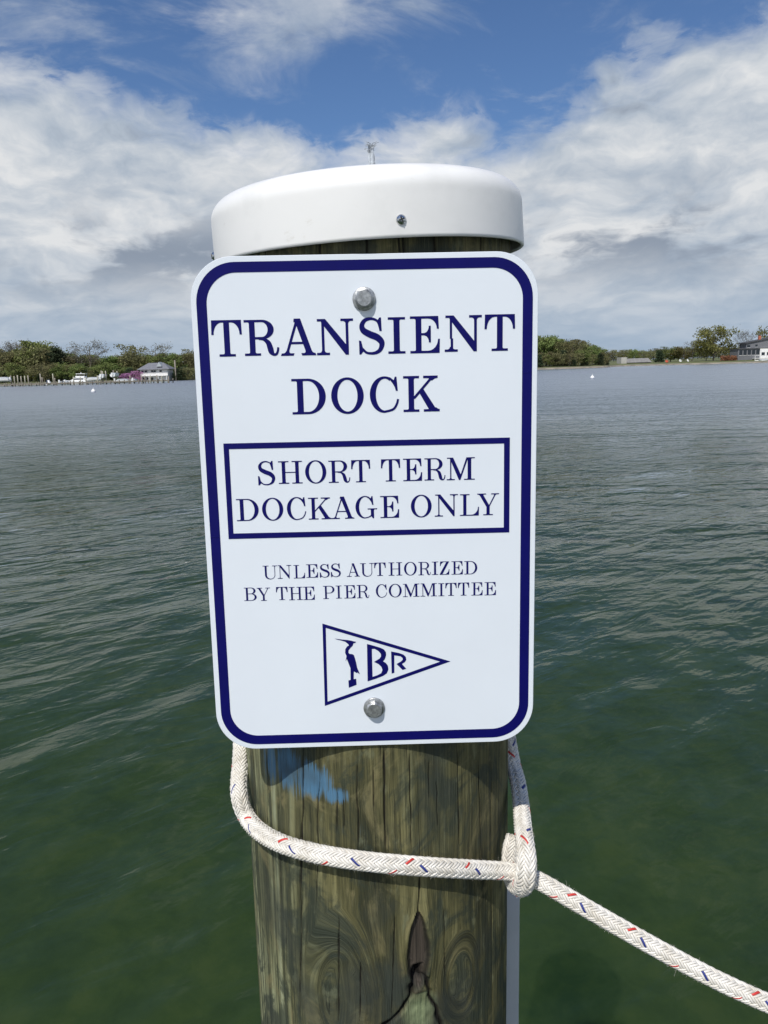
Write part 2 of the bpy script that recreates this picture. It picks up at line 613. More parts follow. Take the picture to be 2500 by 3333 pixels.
def sarc(cx, cy, rx, ry, a0, a1, e=0.9, n=20):       # slightly squared ellipse arc
    o = []
    for i in range(n + 1):
        t = R(a0 + (a1 - a0) * i / n)
        c, s = math.cos(t), math.sin(t)
        o.append((cx + rx * math.copysign(abs(c) ** e, c), cy + ry * math.copysign(abs(s) ** e, s)))
    return o


def rct(x0, y0, x1, y1):
    return [(x0, y0), (x1, y0), (x1, y1), (x0, y1)]


def crom(pts, n=10):
    P = [np.array(p, float) for p in pts]
    P = [2 * P[0] - P[1]] + P + [2 * P[-1] - P[-2]]
    o = []
    for i in range(1, len(P) - 2):
        for k in range(n):
            t = k / n
            o.append(0.5 * (2 * P[i] + (P[i + 1] - P[i - 1]) * t + (2 * P[i - 1] - 5 * P[i] + 4 * P[i + 1] - P[i + 2]) * t * t + (3 * P[i] - P[i - 1] - 3 * P[i + 1] + P[i + 2]) * t ** 3))
    o.append(P[-2])
    return np.array(o)


def brush(pts, n=10):
    """variable-width stroke from (x, y, width) points, as one outline"""
    c = crom(pts, n)
    d = np.gradient(c[:, :2], axis=0)
    d /= np.linalg.norm(d, axis=1, keepdims=True) + 1e-9
    nn = np.stack([-d[:, 1], d[:, 0]], 1) * c[:, 2:3] * 0.5
    a, b = c[:, :2] + nn, c[:, :2] - nn
    return [[tuple(a[i]), tuple(b[i]), tuple(b[i + 1]), tuple(a[i + 1])] for i in range(len(a) - 1)]


def foot(xc, half, sw, h, bot=True, br=0.035, L=None, Rr=None):
    """bracketed serif under (or over) a stem of width sw"""
    l = xc - (L if L is not None else half)
    r = xc + (Rr if Rr is not None else half)
    p = [(l, 0), (r, 0), (r, h)]
    p += [(xc + sw / 2 + br - br * math.sin(R(t)), h + br - br * math.cos(R(t))) for t in (0, 30, 60, 90)] if r > xc + sw / 2 + br else [(xc + sw / 2, h)]
    p += [(xc - sw / 2 - br + br * math.sin(R(t)), h + br - br * math.cos(R(t))) for t in (90, 60, 30, 0)] if l < xc - sw / 2 - br else [(xc - sw / 2, h)]
    p += [(l, h)]
    return p if bot else [(x, 1 - y) for x, y in p]


def diag(x0, y0, x1, y1, wdt):        # slanted bar, horizontal width wdt
    return [(x0 - wdt / 2, y0), (x0 + wdt / 2, y0), (x1 + wdt / 2, y1), (x1 - wdt / 2, y1)]


def beak(x, y, dx, dy, bw, base):
    """triangular arm end: vertical outer edge at x from y to y+dy, curving back along the bar by base"""
    s = 1 if dx > 0 else -1
    pts = [(x, y), (x, y + dy), (x - s * bw, y + dy)]
    for t in (0.2, 0.4, 0.6, 0.8, 1.0):
        pts.append((x - s * (bw + (base - bw) * t ** 1.0), y + dy * (1 - t) ** 2.2))
    return pts


def glyph(ch, st, hr):
    s2 = st / 2
    sf = st * 0.5 + 0.145
    if ch == 'I':
        return [rct(sf - s2, 0, sf + s2, 1), foot(sf, sf, st, hr), foot(sf, sf, st, hr, False)]
    if ch == 'T':
        c = 0.42
        o = [rct(c - s2, 0, c + s2, 1), foot(c, sf, st, hr), rct(0.01, 1 - hr, 0.83, 1)]
        for s in (-1, 1):
            x = c + s * 0.42
            p = [(x - s * 0.012, 1), (x, 0.60), (x - s * 0.062, 0.60)]
            p += [(x - s * (0.062 + 0.22 * (1 - math.cos(R(t)))), 0.60 + (0.4 - hr) * math.sin(R(t))) for t in (15, 30, 45, 60, 75, 90)]
            p += [(c + s * s2, 1 - hr), (c + s * s2, 1)]
            o.append(p)
        return o
    if ch in 'EL':
        c = 0.15 + s2
        o = [rct(c - s2, 0, c + s2, 1), foot(c, 0, st, hr, L=c, Rr=s2 + 0.02)]
        if ch == 'L':
            o.append(foot(c, sf, st, hr, False))
            o.append(rct(c, 0, 0.86, hr))
            o.append([(0.87, 0), (0.88, 0.40), (0.835, 0.40)] + [(0.835 - 0.30 * (1 - math.cos(R(t))), hr + (0.40 - hr) * (1 - math.sin(R(t)))) for t in (15, 30, 45, 60, 75, 90)] + [(0.5, 0)])
        else:
            o.append(foot(c, 0, st, hr, False, L=c, Rr=s2 + 0.02))
            o += [rct(c, 1 - hr, 0.76, 1), rct(c, 0, 0.79, hr)]
            o.append([(0.77, 1), (0.785, 0.655), (0.73, 0.655)] + [(0.73 - 0.24 * (1 - math.cos(R(t))), 1 - hr - (0.345 - hr) * (1 - math.sin(R(t)))) for t in (15, 30, 45, 60, 75, 90)] + [(0.46, 1)])
            o.append([(0.80, 0), (0.81, 0.385), (0.76, 0.385)] + [(0.76 - 0.27 * (1 - math.cos(R(t))), hr + (0.385 - hr) * (1 - math.sin(R(t)))) for t in (15, 30, 45, 60, 75, 90)] + [(0.46, 0)])
            ym, hm = 0.515, hr * 0.9
            o.append(rct(c, ym - hm / 2, 0.52, ym + hm / 2))
            o.append([(0.565, 0.29), (0.565, 0.74), (0.51, 0.74)] + [(0.51 - 0.13 * (1 - math.cos(R(t))), ym + hm / 2 + (0.22 - hm / 2) * (1 - math.sin(R(t)))) for t in (15, 35, 60, 90)]
                     + [(0.51 - 0.13 * (1 - math.cos(R(t))), ym - hm / 2 - (0.22 - hm / 2) * (1 - math.sin(R(t)))) for t in (90, 60, 35, 15)] + [(0.51, 0.29)])
        return o
    if ch == 'H':
        a, b = 0.15 + s2, 0.15 + s2 + 0.57
        return [rct(a - s2, 0, a + s2, 1), rct(b - s2, 0, b + s2, 1), rct(a, 0.5 - hr * 0.45, b, 0.5 + hr * 0.45)] + [foot(x, sf, st, hr, q) for x in (a, b) for q in (True, False)]
    if ch in 'DO':
        if ch == 'O':
            rx, ry = 0.46, 0.515
            o = []
            for a0, a1 in ((90, 270), (-90, 90)):
                o.append(arcp(rx, 0.5, rx, ry, a0, a1, 36) + arcp(rx, 0.5, rx - st * 1.12, ry - hr * 1.05, a1, a0, 36))
            return o
        c = 0.14 + s2
        cx, rx = 0.42, 0.46
        o = [rct(c - s2, 0, c + s2, 1), foot(c, 0, st, hr, L=c, Rr=s2 + 0.03), foot(c, 0, st, hr, False, L=c, Rr=s2 + 0.03),
             rct(c, 0, cx + 0.001, hr), rct(c, 1 - hr, cx + 0.001, 1)]
        o.append(arcp(cx, 0.5, rx, 0.5, -90, 90, 36) + arcp(cx, 0.5, rx - st * 1.1, 0.5 - hr, 90, -90, 36))
        return o
    if ch in 'CG':
        rx, ry, cx = 0.44, 0.515, 0.44
        o = [arcp(cx, 0.5, rx, ry, 62, 270, 44) + arcp(cx + 0.01, 0.5, rx - st * 1.08, ry - hr * 1.0, 270, 58, 44)]
        # upper terminal: tall pointed serif
        o.append([(0.80, 1.0), (0.835, 0.60), (0.775, 0.60)] + [(0.775 - 0.20 * t, 0.60 + 0.345 * t ** 0.62) for t in (0.15, 0.35, 0.6, 0.85, 1.0)] + [(0.60, 0.99), (0.715, 0.905), (0.75, 1.0)])
        if ch == 'C':
            o += brush([(0.43, -0.015 + hr * 0.5, hr), (0.58, 0.015 + hr * 0.5, hr * 1.0), (0.71, 0.10, hr * 1.05), (0.80, 0.235, hr * 1.02), (0.838, 0.37, hr * 0.95)], 8)
        else:
            o += brush([(0.43, -0.015 + hr * 0.5, hr), (0.60, 0.02 + hr * 0.5, hr), (0.70, 0.10, hr)], 8)
            xs = 0.78
            o += [rct(xs - s2, 0.08, xs + s2, 0.42), [(x, 0.38 + (0.42 - 0.38) + (y - 1) * 1.0 + 0.02) for x, y in foot(xs, sf, st, hr, False)]]
            o.append([(xs - s2, 0.16), (0.69, 0.07), (0.70, 0.03), (xs - s2 + 0.01, 0.10), (xs + s2 * 0.2, -0.012), (xs + s2, -0.012), (xs + s2, 0.2)])
        return o
    if ch == 'S':
        sp = st * 1.15
        o = brush([(0.60, 0.83, hr), (0.52, 0.925, hr * 1.0), (0.37, 0.985 - hr * 0.2, hr * 1.15), (0.20, 0.935, hr * 1.6), (0.105, 0.80, st * 0.86), (0.145, 0.655, sp * 0.92), (0.33, 0.545, sp * 1.02),
                   (0.54, 0.455, sp * 1.02), (0.665, 0.31, sp * 0.88), (0.62, 0.13, st * 0.75), (0.50, 0.045, hr * 1.4), (0.36, 0.012 + hr * 0.2, hr * 1.1), (0.22, 0.05, hr), (0.11, 0.15, hr)], 8)
        o.append([(0.605, 1.0), (0.655, 1.0), (0.668, 0.63), (0.605, 0.63)] + [(0.605 - 0.075 * t, 0.63 + 0.26 * t ** 0.8) for t in (0.3, 0.6, 1.0)] + [(0.46, 0.955), (0.545, 0.915)])
        o.append([(0.015, 0.0), (0.065, 0.0), (0.125, 0.075), (0.25, 0.045), (0.13, 0.155)] + [(0.13 - 0.055 * t, 0.155 + 0.215 * t ** 1.1) for t in (0.4, 0.7, 1.0)] + [(0.01, 0.385)])
        return o
    if ch in 'RPB':
        c = 0.14 + s2
        o = [rct(c - s2, 0, c + s2, 1)]
        if ch == 'B':
            o += [foot(c, 0, st, hr, L=c, Rr=s2 + 0.03), foot(c, 0, st, hr, False, L=c, Rr=s2 + 0.03)]
            ymid = 0.53
        else:
            o += [foot(c, sf, st, hr), foot(c, 0, st, hr, False, L=c, Rr=s2 + 0.03)]
            ymid = 0.49 if ch == 'R' else 0.45
        cx = 0.49
        top, bot = 1.0, ymid - hr * 0.5
        cy, ry = (top + bot) / 2, (top - bot) / 2
        rx = 0.335 if ch != 'P' else 0.36
        o += [rct(c, 1 - hr, cx + 0.001, 1), rct(c, bot, cx + 0.001, bot + hr)]
        o.append(arcp(cx, cy, rx, ry, -90, 90, 28) + arcp(cx, cy, rx - st * 1.08, ry - hr, 90, -90, 28))
        if ch == 'B':
            top, bot = ymid + hr * 0.5, 0.0
            cy, ry, rx = (top + bot) / 2, (top - bot) / 2, 0.40
            o += [rct(c, 0, cx + 0.001, hr)]
            o.append(arcp(cx, cy, rx, ry, -90, 90, 28) + arcp(cx, cy, rx - st * 1.1, ry - hr, 90, -90, 28))
        if ch == 'R':
            o += brush([(0.40, 0.475, hr), (0.54, 0.455, hr * 1.3), (0.655, 0.36, st * 0.85), (0.705, 0.22, st * 1.0), (0.735, 0.105, st * 0.95), (0.795, 0.03, st * 0.55), (0.87, 0.035, hr * 1.1), (0.915, 0.12, hr * 0.95), (0.93, 0.225, hr * 0.9)], 8)
        return o
    if ch == 'A':
        ap = 0.46
        o = [diag(0.135, 0, ap - 0.005, 0.97, hr * 1.15), diag(0.80, 0, ap, 1.0, st * 1.12),
             [(ap - st * 0.56, 1.0), (ap + st * 0.3, 1.0), (ap + st * 0.56, 0.94), (ap - st * 0.62, 0.90), (ap - st * 0.62, 0.95)],
             rct(0.25, 0.31, 0.70, 0.31 + hr * 0.95)]
        for x, l, r, sw in ((0.135, 0.155, 0.20, hr * 1.4), (0.80, 0.23, 0.165, st * 1.15)):
            f = foot(x, 0, sw, hr, L=l, Rr=r, br=0.06)
            o.append([(a + (b * (0.33 if x < 0.4 else -0.34)), b) for a, b in f])
        return o
    if ch == 'n':                       # an N whose thin stem was cut and re-laid a little off line
        P = glyph('N', st, hr)
        a, h2 = 0.185, hr * 1.15
        return [rct(a - h2 / 2, 0.36, a + h2 / 2 - 0.012, 0.93), rct(a - h2 / 2 + 0.022, 0, a + h2 / 2 + 0.016, 0.37)] + P[1:]
    if ch == 'N':
        a, b = 0.185, 0.855
        h2 = hr * 1.15
        return [rct(a - h2 / 2, 0, a + h2 / 2, 0.93), rct(b - h2 / 2, 0.1, b + h2 / 2, 1), foot(a, 0.18, h2, hr, br=0.07), foot(b, 0.175, h2, hr, False, br=0.07),
                [(0.03, 1), (0.255, 1), (b + h2 / 2, 0.20), (b + h2 / 2, 0.0), (b - h2 * 0.65, 0.0), (a - h2 / 2, 0.90), (0.13, 1 - hr), (0.03, 1 - hr)]]
    if ch == 'M':
        a, b = 0.17, 0.93
        h2 = hr * 1.1
        v = 0.53
        return [rct(a - h2 / 2, 0, a + h2 / 2, 0.96), rct(b - s2, 0, b + s2, 1), foot(a, 0.165, h2, hr, br=0.06), foot(b, sf, st, hr),
                [(0.02, 1), (0.27, 1), (v + st * 0.35, 0.24), (v + 0.03, 0.0), (v - 0.03, 0.0), (a - h2 / 2, 0.93), (0.13, 1 - hr), (0.02, 1 - hr)],
                [(v - 0.03, 0.0), (v + 0.03, 0.0), (b - s2 + 0.03, 1), (b - s2 - h2, 1)],
                [(b - s2 - h2 * 1.05, 1), (b + sf, 1), (b + sf, 1 - hr), (b + s2 + 0.03, 1 - hr), (b + s2, 0.93), (b - s2, 0.9)]]
    if ch == 'K':
        c = 0.15 + s2
        o = [rct(c - s2, 0, c + s2, 1), foot(c, sf, st, hr), foot(c, sf, st, hr, False), diag(c + s2 - 0.02, 0.36, 0.83, 0.97, hr * 1.45)]
        o.append([(0.44, 0.56), (0.505, 0.64), (0.575, 0.63), (0.95, 0.04), (0.75, 0.02)])
        o.append([(0.58, 0), (1.03, 0), (1.03, hr), (0.985, hr + 0.01), (0.93, hr + 0.05), (0.76, hr + 0.04), (0.71, hr + 0.005), (0.58, hr)])
        o.append([(0.57, 1), (0.98, 1), (0.98, 1 - hr), (0.90, 1 - hr - 0.015), (0.82, 1 - hr - 0.07), (0.76, 1 - hr - 0.06), (0.72, 1 - hr - 0.005), (0.57, 1 - hr)])
        return o
    if ch == 'Y':
        c = 0.50
        o = [rct(c - s2, 0, c + s2, 0.47), foot(c, sf, st, hr), diag(c, 0.40, 0.16, 1, st * 1.15), diag(c + s2 * 0.55, 0.40, 0.845, 1, hr * 1.3)]
        for x, l, r, sw, k in ((0.16, 0.16, 0.24, st * 1.15, 0.5), (0.845, 0.19, 0.16, hr * 1.4, -0.55)):
            f = foot(x, 0, sw, hr, False, L=l, Rr=r, br=0.05)
            o.append([(a + (1 - b) * k, b) for a, b in f])
        return o
    if ch == 'U':
        c, b = 0.15 + s2, 0.86
        h2 = hr * 1.15
        o = [rct(c - s2, 0.30, c + s2, 1), rct(b - h2 / 2, 0.30, b + h2 / 2, 1), foot(c, sf, st, hr, False), foot(b, 0.175, h2, hr, False, br=0.06)]
        x0, x1 = c - s2, b + h2 / 2
        cx, rx = (x0 + x1) / 2, (x1 - x0) / 2
        xi0, xi1 = c + s2, b - h2 / 2
        ci, ri = (xi0 + xi1) / 2, (xi1 - xi0) / 2
        o.append(arcp(cx, 0.31, rx, 0.325, 180, 360, 28) + arcp(ci, 0.31, ri, 0.325 - hr * 1.15, 360, 180, 28))
        return o
    if ch == 'Z':
        o = [rct(0.06, 1 - hr, 0.74, 1), rct(0.0, 0, 0.74, hr), [(0.0, 0), (0.0, hr * 0.8), (0.545, 1 - hr * 0.5), (0.74, 1), (0.74, 1 - hr * 0.5), (0.20, 0.01)]]
        o.append([(0.045, 1), (0.02, 0.66), (0.065, 0.66)] + [(0.065 + 0.24 * t, 0.66 + (0.34 - hr) * t ** 0.45) for t in (0.15, 0.35, 0.6, 1.0)] + [(0.3, 1)])
        o.append([(0.745, 0), (0.775, 0.40), (0.73, 0.40)] + [(0.73 - 0.26 * t, hr + (0.40 - hr) * (1 - t ** 0.45)) for t in (0.15, 0.35, 0.6, 1.0)] + [(0.45, 0)])
        return o
    if ch == 'V':
        return [diag(0.45, 0, 0.1, 1, st), diag(0.45, 0, 0.8, 1, st)]
    raise ValueError(ch)


SIGN_C = Vector((-0.0124965, 0.6935927, 2.2695146))
SIGN_M = Matrix((rotz(R(0.918965)) @ rotx(R(-0.853014)) @ roty(R(0.485416))).tolist())
SIGN_W, SIGN_H, SIGN_T = 0.3048, 0.4572, 0.0022
sign = empty('dock_sign')
sign.matrix_world = Matrix.Translation(SIGN_C) @ SIGN_M.to_4x4()
tag(sign, 'white rounded metal sign with blue border and lettering, bolted to the wooden piling', 'sign')


def rrect(wd, hg, r, n=14):
    o = []
    for cx, cy, a in ((wd / 2 - r, hg / 2 - r, 0), (-wd / 2 + r, hg / 2 - r, 90), (-wd / 2 + r, -hg / 2 + r, 180), (wd / 2 - r, -hg / 2 + r, 270)):
        o += arcp(cx, cy, r, r, a, a + 90, n)
    return o


def sign_panel():
    # rounded plate with a tiny edge bevel; front face at local y = 0
    rings = [(0.0, SIGN_T, 0), (0.0, 0.0004, 0), (0.0004, 0.0, 0)]
    V, F = [], []
    n = None
    for ins, y, _ in rings:
        p = rrect(SIGN_W - 2 * ins, SIGN_H - 2 * ins, 0.0375 - ins)
        n = len(p)
        V += [(a, y, b) for a, b in p]
    for k in range(2):
        for i in range(n):
            F.append((k * n + i, k * n + (i + 1) % n, (k + 1) * n + (i + 1) % n, (k + 1) * n + i)[::-1])
    F.append(tuple(range(2 * n, 3 * n))[::-1])
    F.append(tuple(range(0, n)))
    mesh_obj('panel', V, F, MAT_WHITE, sign)


sign_panel()
VT = 0.00028                      # vinyl thickness


def vinyl(name, polys, parent=sign, z0=-0.0001, z1=VT):
    v, f = union_sheet(polys, z0, z1)
    return mesh_obj(name, v, f, MAT_BLUE, parent)


def ring_polys(outer, inner):
    n = len(outer)
    return [[outer[i], outer[(i + 1) % n], inner[(i + 1) % n], inner[i]] for i in range(n)]


border = vinyl('border', ring_polys(rrect(SIGN_W - 0.0096, SIGN_H - 0.0096, 0.0345), rrect(SIGN_W - 0.0274, SIGN_H - 0.0274, 0.0265)))
mm = lambda pts: [(a / 1000, b / 1000) for a, b in pts]
# the vinyl border was laid in strips: small overlaps show as short slanted seams
for x, z, s in ((-0.1432, 0.0745, 1), (-0.1432, -0.0185, 1), (0.1432, 0.1225, -1)):
    v, f = union_sheet([[(x - 0.0043, z - 0.0006 * s), (x + 0.0043, z + 0.0004 - 0.0012 * s), (x + 0.0043, z + 0.0014 - 0.0012 * s), (x - 0.0043, z + 0.0008 - 0.0006 * s)]], VT, VT + 0.00025)
    mesh_obj('seam', v, f, MAT_BLUE, border)

BOX_O = mm([(-131.0, 66.8), (128.1, 66.4), (128.1, -21.3), (-131.0, -21.1)])
BOX_I = mm([(-126.2, 61.6), (122.8, 61.1), (122.9, -16.6), (-126.3, -16.0)])
vinyl('text_frame', ring_polys(BOX_O, BOX_I))

# letter, centre x, width, baseline z, height (millimetres on the panel)
LETTERS_BIG = [('T', -122.7, 26.8, 143.5, 31.4), ('R', -92.2, 30.5, 143.2, 31.4), ('A', -60.1, 31.3, 143.1, 31.9), ('N', -27.5, 32.6, 143.0, 31.2), ('S', 4.9, 22.7, 142.5, 32.4), ('I', 27.0, 15.2, 143.0, 31.5), ('E', 52.1, 26.3, 142.9, 32.0), ('n', 86.0, 33.0, 143.6, 31.4), ('T', 118.5, 27.2, 143.6, 31.6),
               ('D', -52.5, 30.2, 91.4, 31.4), ('O', -18.0, 29.1, 90.8, 32.4), ('C', 15.1, 26.2, 91.0, 32.4), ('K', 48.3, 32.5, 91.4, 31.8)]
LETTERS_MID = [('S', -93.5, 15.6, 28.0, 22.2), ('H', -71.8, 21.6, 29.0, 20.6), ('O', -48.8, 19.2, 28.5, 21.3), ('R', -27.4, 19.6, 28.6, 20.5), ('T', -7.9, 17.4, 28.8, 20.3), ('T', 19.3, 17.6, 28.9, 20.3), ('E', 39.4, 17.3, 28.8, 20.5), ('R', 59.7, 19.1, 28.7, 20.5), ('M', 83.3, 25.7, 28.7, 20.6),
               ('D', -112.3, 20.2, -4.5, 20.4), ('O', -89.4, 19.3, -4.9, 21.3), ('C', -67.6, 17.5, -4.9, 21.4), ('K', -46.2, 21.0, -4.7, 20.2), ('A', -25.4, 21.3, -4.7, 20.6), ('G', -3.7, 19.8, -4.9, 20.9), ('E', 17.8, 17.3, -4.9, 20.4), ('O', 46.8, 19.1, -5.2, 21.1), ('N', 69.9, 21.4, -4.8, 20.5), ('L', 91.2, 17.5, -4.7, 20.1), ('Y', 108.4, 20.4, -4.6, 20.2)]
LETTERS_SMALL = [('U', -94.5, 13.4, -60.2, 13.0), ('N', -81.1, 12.9, -59.8, 12.7), ('L', -67.4, 10.5, -59.9, 12.6), ('E', -55.5, 10.8, -59.6, 12.7), ('S', -43.8, 9.2, -59.8, 12.8), ('S', -33.5, 9.2, -59.6, 12.9), ('A', -17.3, 12.3, -59.6, 12.6), ('U', -4.3, 13.0, -60.0, 12.8), ('T', 7.6, 10.7, -59.5, 12.5), ('H', 21.9, 12.7, -59.6, 12.5), ('O', 35.9, 11.8, -59.9, 12.9), ('R', 49.1, 11.5, -60.0, 12.6), ('I', 58.9, 6.0, -59.9, 12.5), ('Z', 67.8, 9.1, -60.0, 12.6), ('E', 79.6, 10.6, -60.1, 12.6), ('D', 92.3, 12.1, -60.2, 12.5),
                 ('B', -113.8, 11.6, -80.3, 12.6), ('Y', -101.4, 12.7, -80.6, 12.4), ('T', -84.4, 10.7, -80.3, 12.5), ('H', -71.5, 12.7, -80.7, 12.5), ('E', -59.2, 10.7, -80.9, 12.6), ('P', -40.7, 10.7, -80.4, 12.4), ('I', -31.4, 5.4, -80.3, 12.3), ('E', -21.1, 10.4, -80.4, 12.5), ('R', -8.8, 11.5, -80.6, 12.7), ('C', 8.5, 10.4, -80.6, 12.9), ('O', 21.4, 12.1, -80.6, 12.9), ('M', 36.3, 15.5, -80.5, 12.5), ('M', 52.7, 15.4, -80.5, 12.5), ('I', 64.6, 5.6, -80.6, 12.3), ('T', 73.7, 10.6, -80.5, 12.3), ('T', 85.5, 10.6, -80.6, 12.4), ('E', 98.1, 10.6, -80.8, 12.5), ('E', 110.6, 10.7, -80.9, 12.5)]
rl = random.Random(4)


def place_letter(ch, xc, wd, z, hg, st, hr):
    P = glyph(ch, st, hr)
    xs = [p[0] for q in P for p in q]
    ys = [p[1] for q in P for p in q]
    x0, x1, y0, y1 = min(xs), max(xs), min(ys), max(ys)
    out = []
    for q in P:
        out.append([((xc + (a - (x0 + x1) / 2) / (x1 - x0) * wd) / 1000, (z + (b - y0) / (y1 - y0) * hg) / 1000) for a, b in q])
    return vinyl('letter', out)


for L in LETTERS_BIG:
    place_letter(*L, st=0.158, hr=0.066)
for L in LETTERS_MID:
    place_letter(*L, st=0.148, hr=0.044)
for L in LETTERS_SMALL:
    place_letter(*L, st=0.135, hr=0.036)

# pennant emblem
TRI_O = mm([(-47.7, -104.4), (72.6, -145.2), (-48.2, -186.5)])
TRI_I = mm([(-44.7, -108.6), (63.0, -145.1), (-45.4, -182.3)])
pennant = vinyl('pennant', ring_polys(TRI_O, TRI_I))
HERON = mm([(-36.6, -119.5), (-29.8, -120.6), (-24.2, -121.3), (-20.9, -122.0), (-18.5, -122.8), (-16.7, -123.1), (-17.2, -124.2), (-19.0, -124.5), (-19.8, -126.8), (-21.9, -128.9), (-23.8, -131.3), (-24.1, -133.7), (-23.0, -135.0), (-20.4, -135.3), (-18.9, -136.4), (-18.0, -139.6), (-17.1, -143.3), (-16.2, -148.9), (-14.7, -153.0), (-13.8, -155.6), (-16.2, -153.5), (-16.5, -154.4), (-19.3, -152.5), (-19.6, -154.3), (-19.8, -160.4), (-17.5, -160.0), (-17.2, -166.0), (-24.7, -168.8), (-24.9, -161.6), (-22.8, -160.9), (-22.6, -149.1), (-23.6, -146.3), (-24.8, -142.6), (-25.8, -139.8), (-27.0, -142.3), (-26.3, -138.9), (-26.0, -137.0), (-27.2, -133.8), (-26.9, -130.1), (-25.2, -127.6), (-23.3, -126.4), (-24.3, -124.9), (-26.7, -122.8), (-29.9, -121.6), (-33.8, -120.6)])
vinyl('heron', [HERON], pennant)
BO = mm([(-6.3, -125.6), (0.2, -127.6), (6.3, -129.7), (9.8, -131.6), (11.5, -134.4), (11.6, -137.2), (10.4, -140.9), (8.5, -143.3), (11.2, -145.0), (13.1, -147.9), (13.5, -151.6), (11.9, -155.3), (8.3, -157.8), (1.2, -160.5), (-6.6, -162.9)])
BI = mm([(-1.8, -130.6), (1.0, -130.6), (4.5, -132.9), (6.6, -135.7), (6.7, -138.4), (5.2, -140.5), (0.1, -143.6), (4.2, -145.8), (6.8, -148.6), (7.8, -151.9), (6.6, -155.1), (3.0, -157.0), (-1.8, -158.6)])
vinyl('letter', [[BO[0], BO[1], BI[1], BI[0], BI[12], BO[14]], BO[1:9] + BI[7:0:-1], [BO[8]] + BO[9:15] + BI[12:6:-1]], pennant)
vinyl('letter', [mm([(16.4, -133.7), (23.7, -135.4), (28.1, -137.2), (30.3, -139.6), (30.7, -142.4), (29.3, -144.6), (26.4, -146.4), (30.4, -151.3), (27.0, -152.4), (21.4, -146.3), (25.4, -144.1), (27.2, -142.3), (27.2, -140.4), (25.4, -138.8), (21.9, -138.0), (19.3, -137.6), (19.1, -155.0), (16.5, -155.7)])], pennant)


def bolt(z, rot):
    """hex lag bolt with a flat washer; local axis along -y of the sign"""
    def turn(v):
        return [(a, -c, b) for a, b, c in v]
    hd = MB()
    # washer-faced hexagon head with domed chamfer
    n = 6
    prof = [(0.0072, 0.0018), (0.0072, 0.0064), (0.0064, 0.0074), (0.0, 0.0076)]
    V, F = [], []
    for k, (r, h) in enumerate(prof[:3]):
        for j in range(24):
            a = 2 * math.pi * j / 24
            hexr = r / math.cos((a % (math.pi / 3)) - math.pi / 6) if k < 2 else r
            if k == 1:
                hexr = min(hexr, 0.0080)
            V.append((hexr * math.cos(a + rot), hexr * math.sin(a + rot), h - (0.0006 * max(0, (hexr - 0.0072) / 0.0011) if k == 1 else 0)))
    for k in range(2):
        for j in range(24):
            F.append((k * 24 + j, k * 24 + (j + 1) % 24, (k + 1) * 24 + (j + 1) % 24, (k + 1) * 24 + j))
    F.append(tuple(range(48, 72)))
    b = mesh_obj('bolt', turn(V), F, MAT_STEEL, sign)
    b.location = (-0.001, 0, z)
    ws = MB().lathe([(0.0001, 0.0), (0.0095, 0.0), (0.0102, 0.0005), (0.0102, 0.0016), (0.0096, 0.0021), (0.0083, 0.0019), (0.0080, 0.0022), (0.0001, 0.0022)], 40)
    mesh_obj('washer', turn(ws.v), ws.f, MAT_STEEL, b, True)
    # raised maker's letters on the head
    for ch, ang in (('N', 292), ('O', 255), ('V', 218)):
        P = glyph(ch, 0.22, 0.13)
        pl = []
        for q in P:
            rr = []
            for x, y in q:
                lx, ly = (x - 0.45) * 0.0017, (y - 0.5) * 0.0019
                t = R(ang - 270)
                cx, cy = 0.0041 * math.cos(R(ang)), 0.0041 * math.sin(R(ang))
                rr.append((cx + lx * math.cos(t) - ly * math.sin(t), cy + lx * math.sin(t) + ly * math.cos(t)))
            pl.append(rr)
        v, f = union_sheet(pl, 0.0073, 0.00775)
        mesh_obj('stamp', v, f, MAT_STEEL, b)


bolt(0.1905, R(8))
bolt(-0.1895, R(24))

# ================================================================== PILING
PILE_R = 0.1529
PAX = lambda z: -0.01564 + 0.0072 * (z - 2.0)
PAY = lambda z: 0.84644 + 0.0149 * (z - 2.0)


def pile_hit(px, py, rad=PILE_R):
    """photo pixel -> (angle, z) on the piling, angle 0 facing the viewer"""
    d = ray(px, py)
    a = np.array([0.0072, 0.0149, 1.0])
    c = np.array([PAX(0), PAY(0), 0.0])
    o = CAMP - c
    dx, dy = d[0] - a[0] * d[2], d[1] - a[1] * d[2]
    ox, oy = o[0] - a[0] * o[2], o[1] - a[1] * o[2]
    A, B, C = dx * dx + dy * dy, dx * ox + dy * oy, ox * ox + oy * oy - rad * rad
    disc = max(B * B - A * C, 0.0)
    t = (-B - math.sqrt(disc)) / A
    p = CAMP + t * d
    return math.atan2(p[0] - PAX(p[2]), -(p[1] - PAY(p[2]))), p[2]


def pile_pt(phi, z, rad):
    return np.array([PAX(z) + rad * math.sin(phi), PAY(z) - rad * math.cos(phi), z])


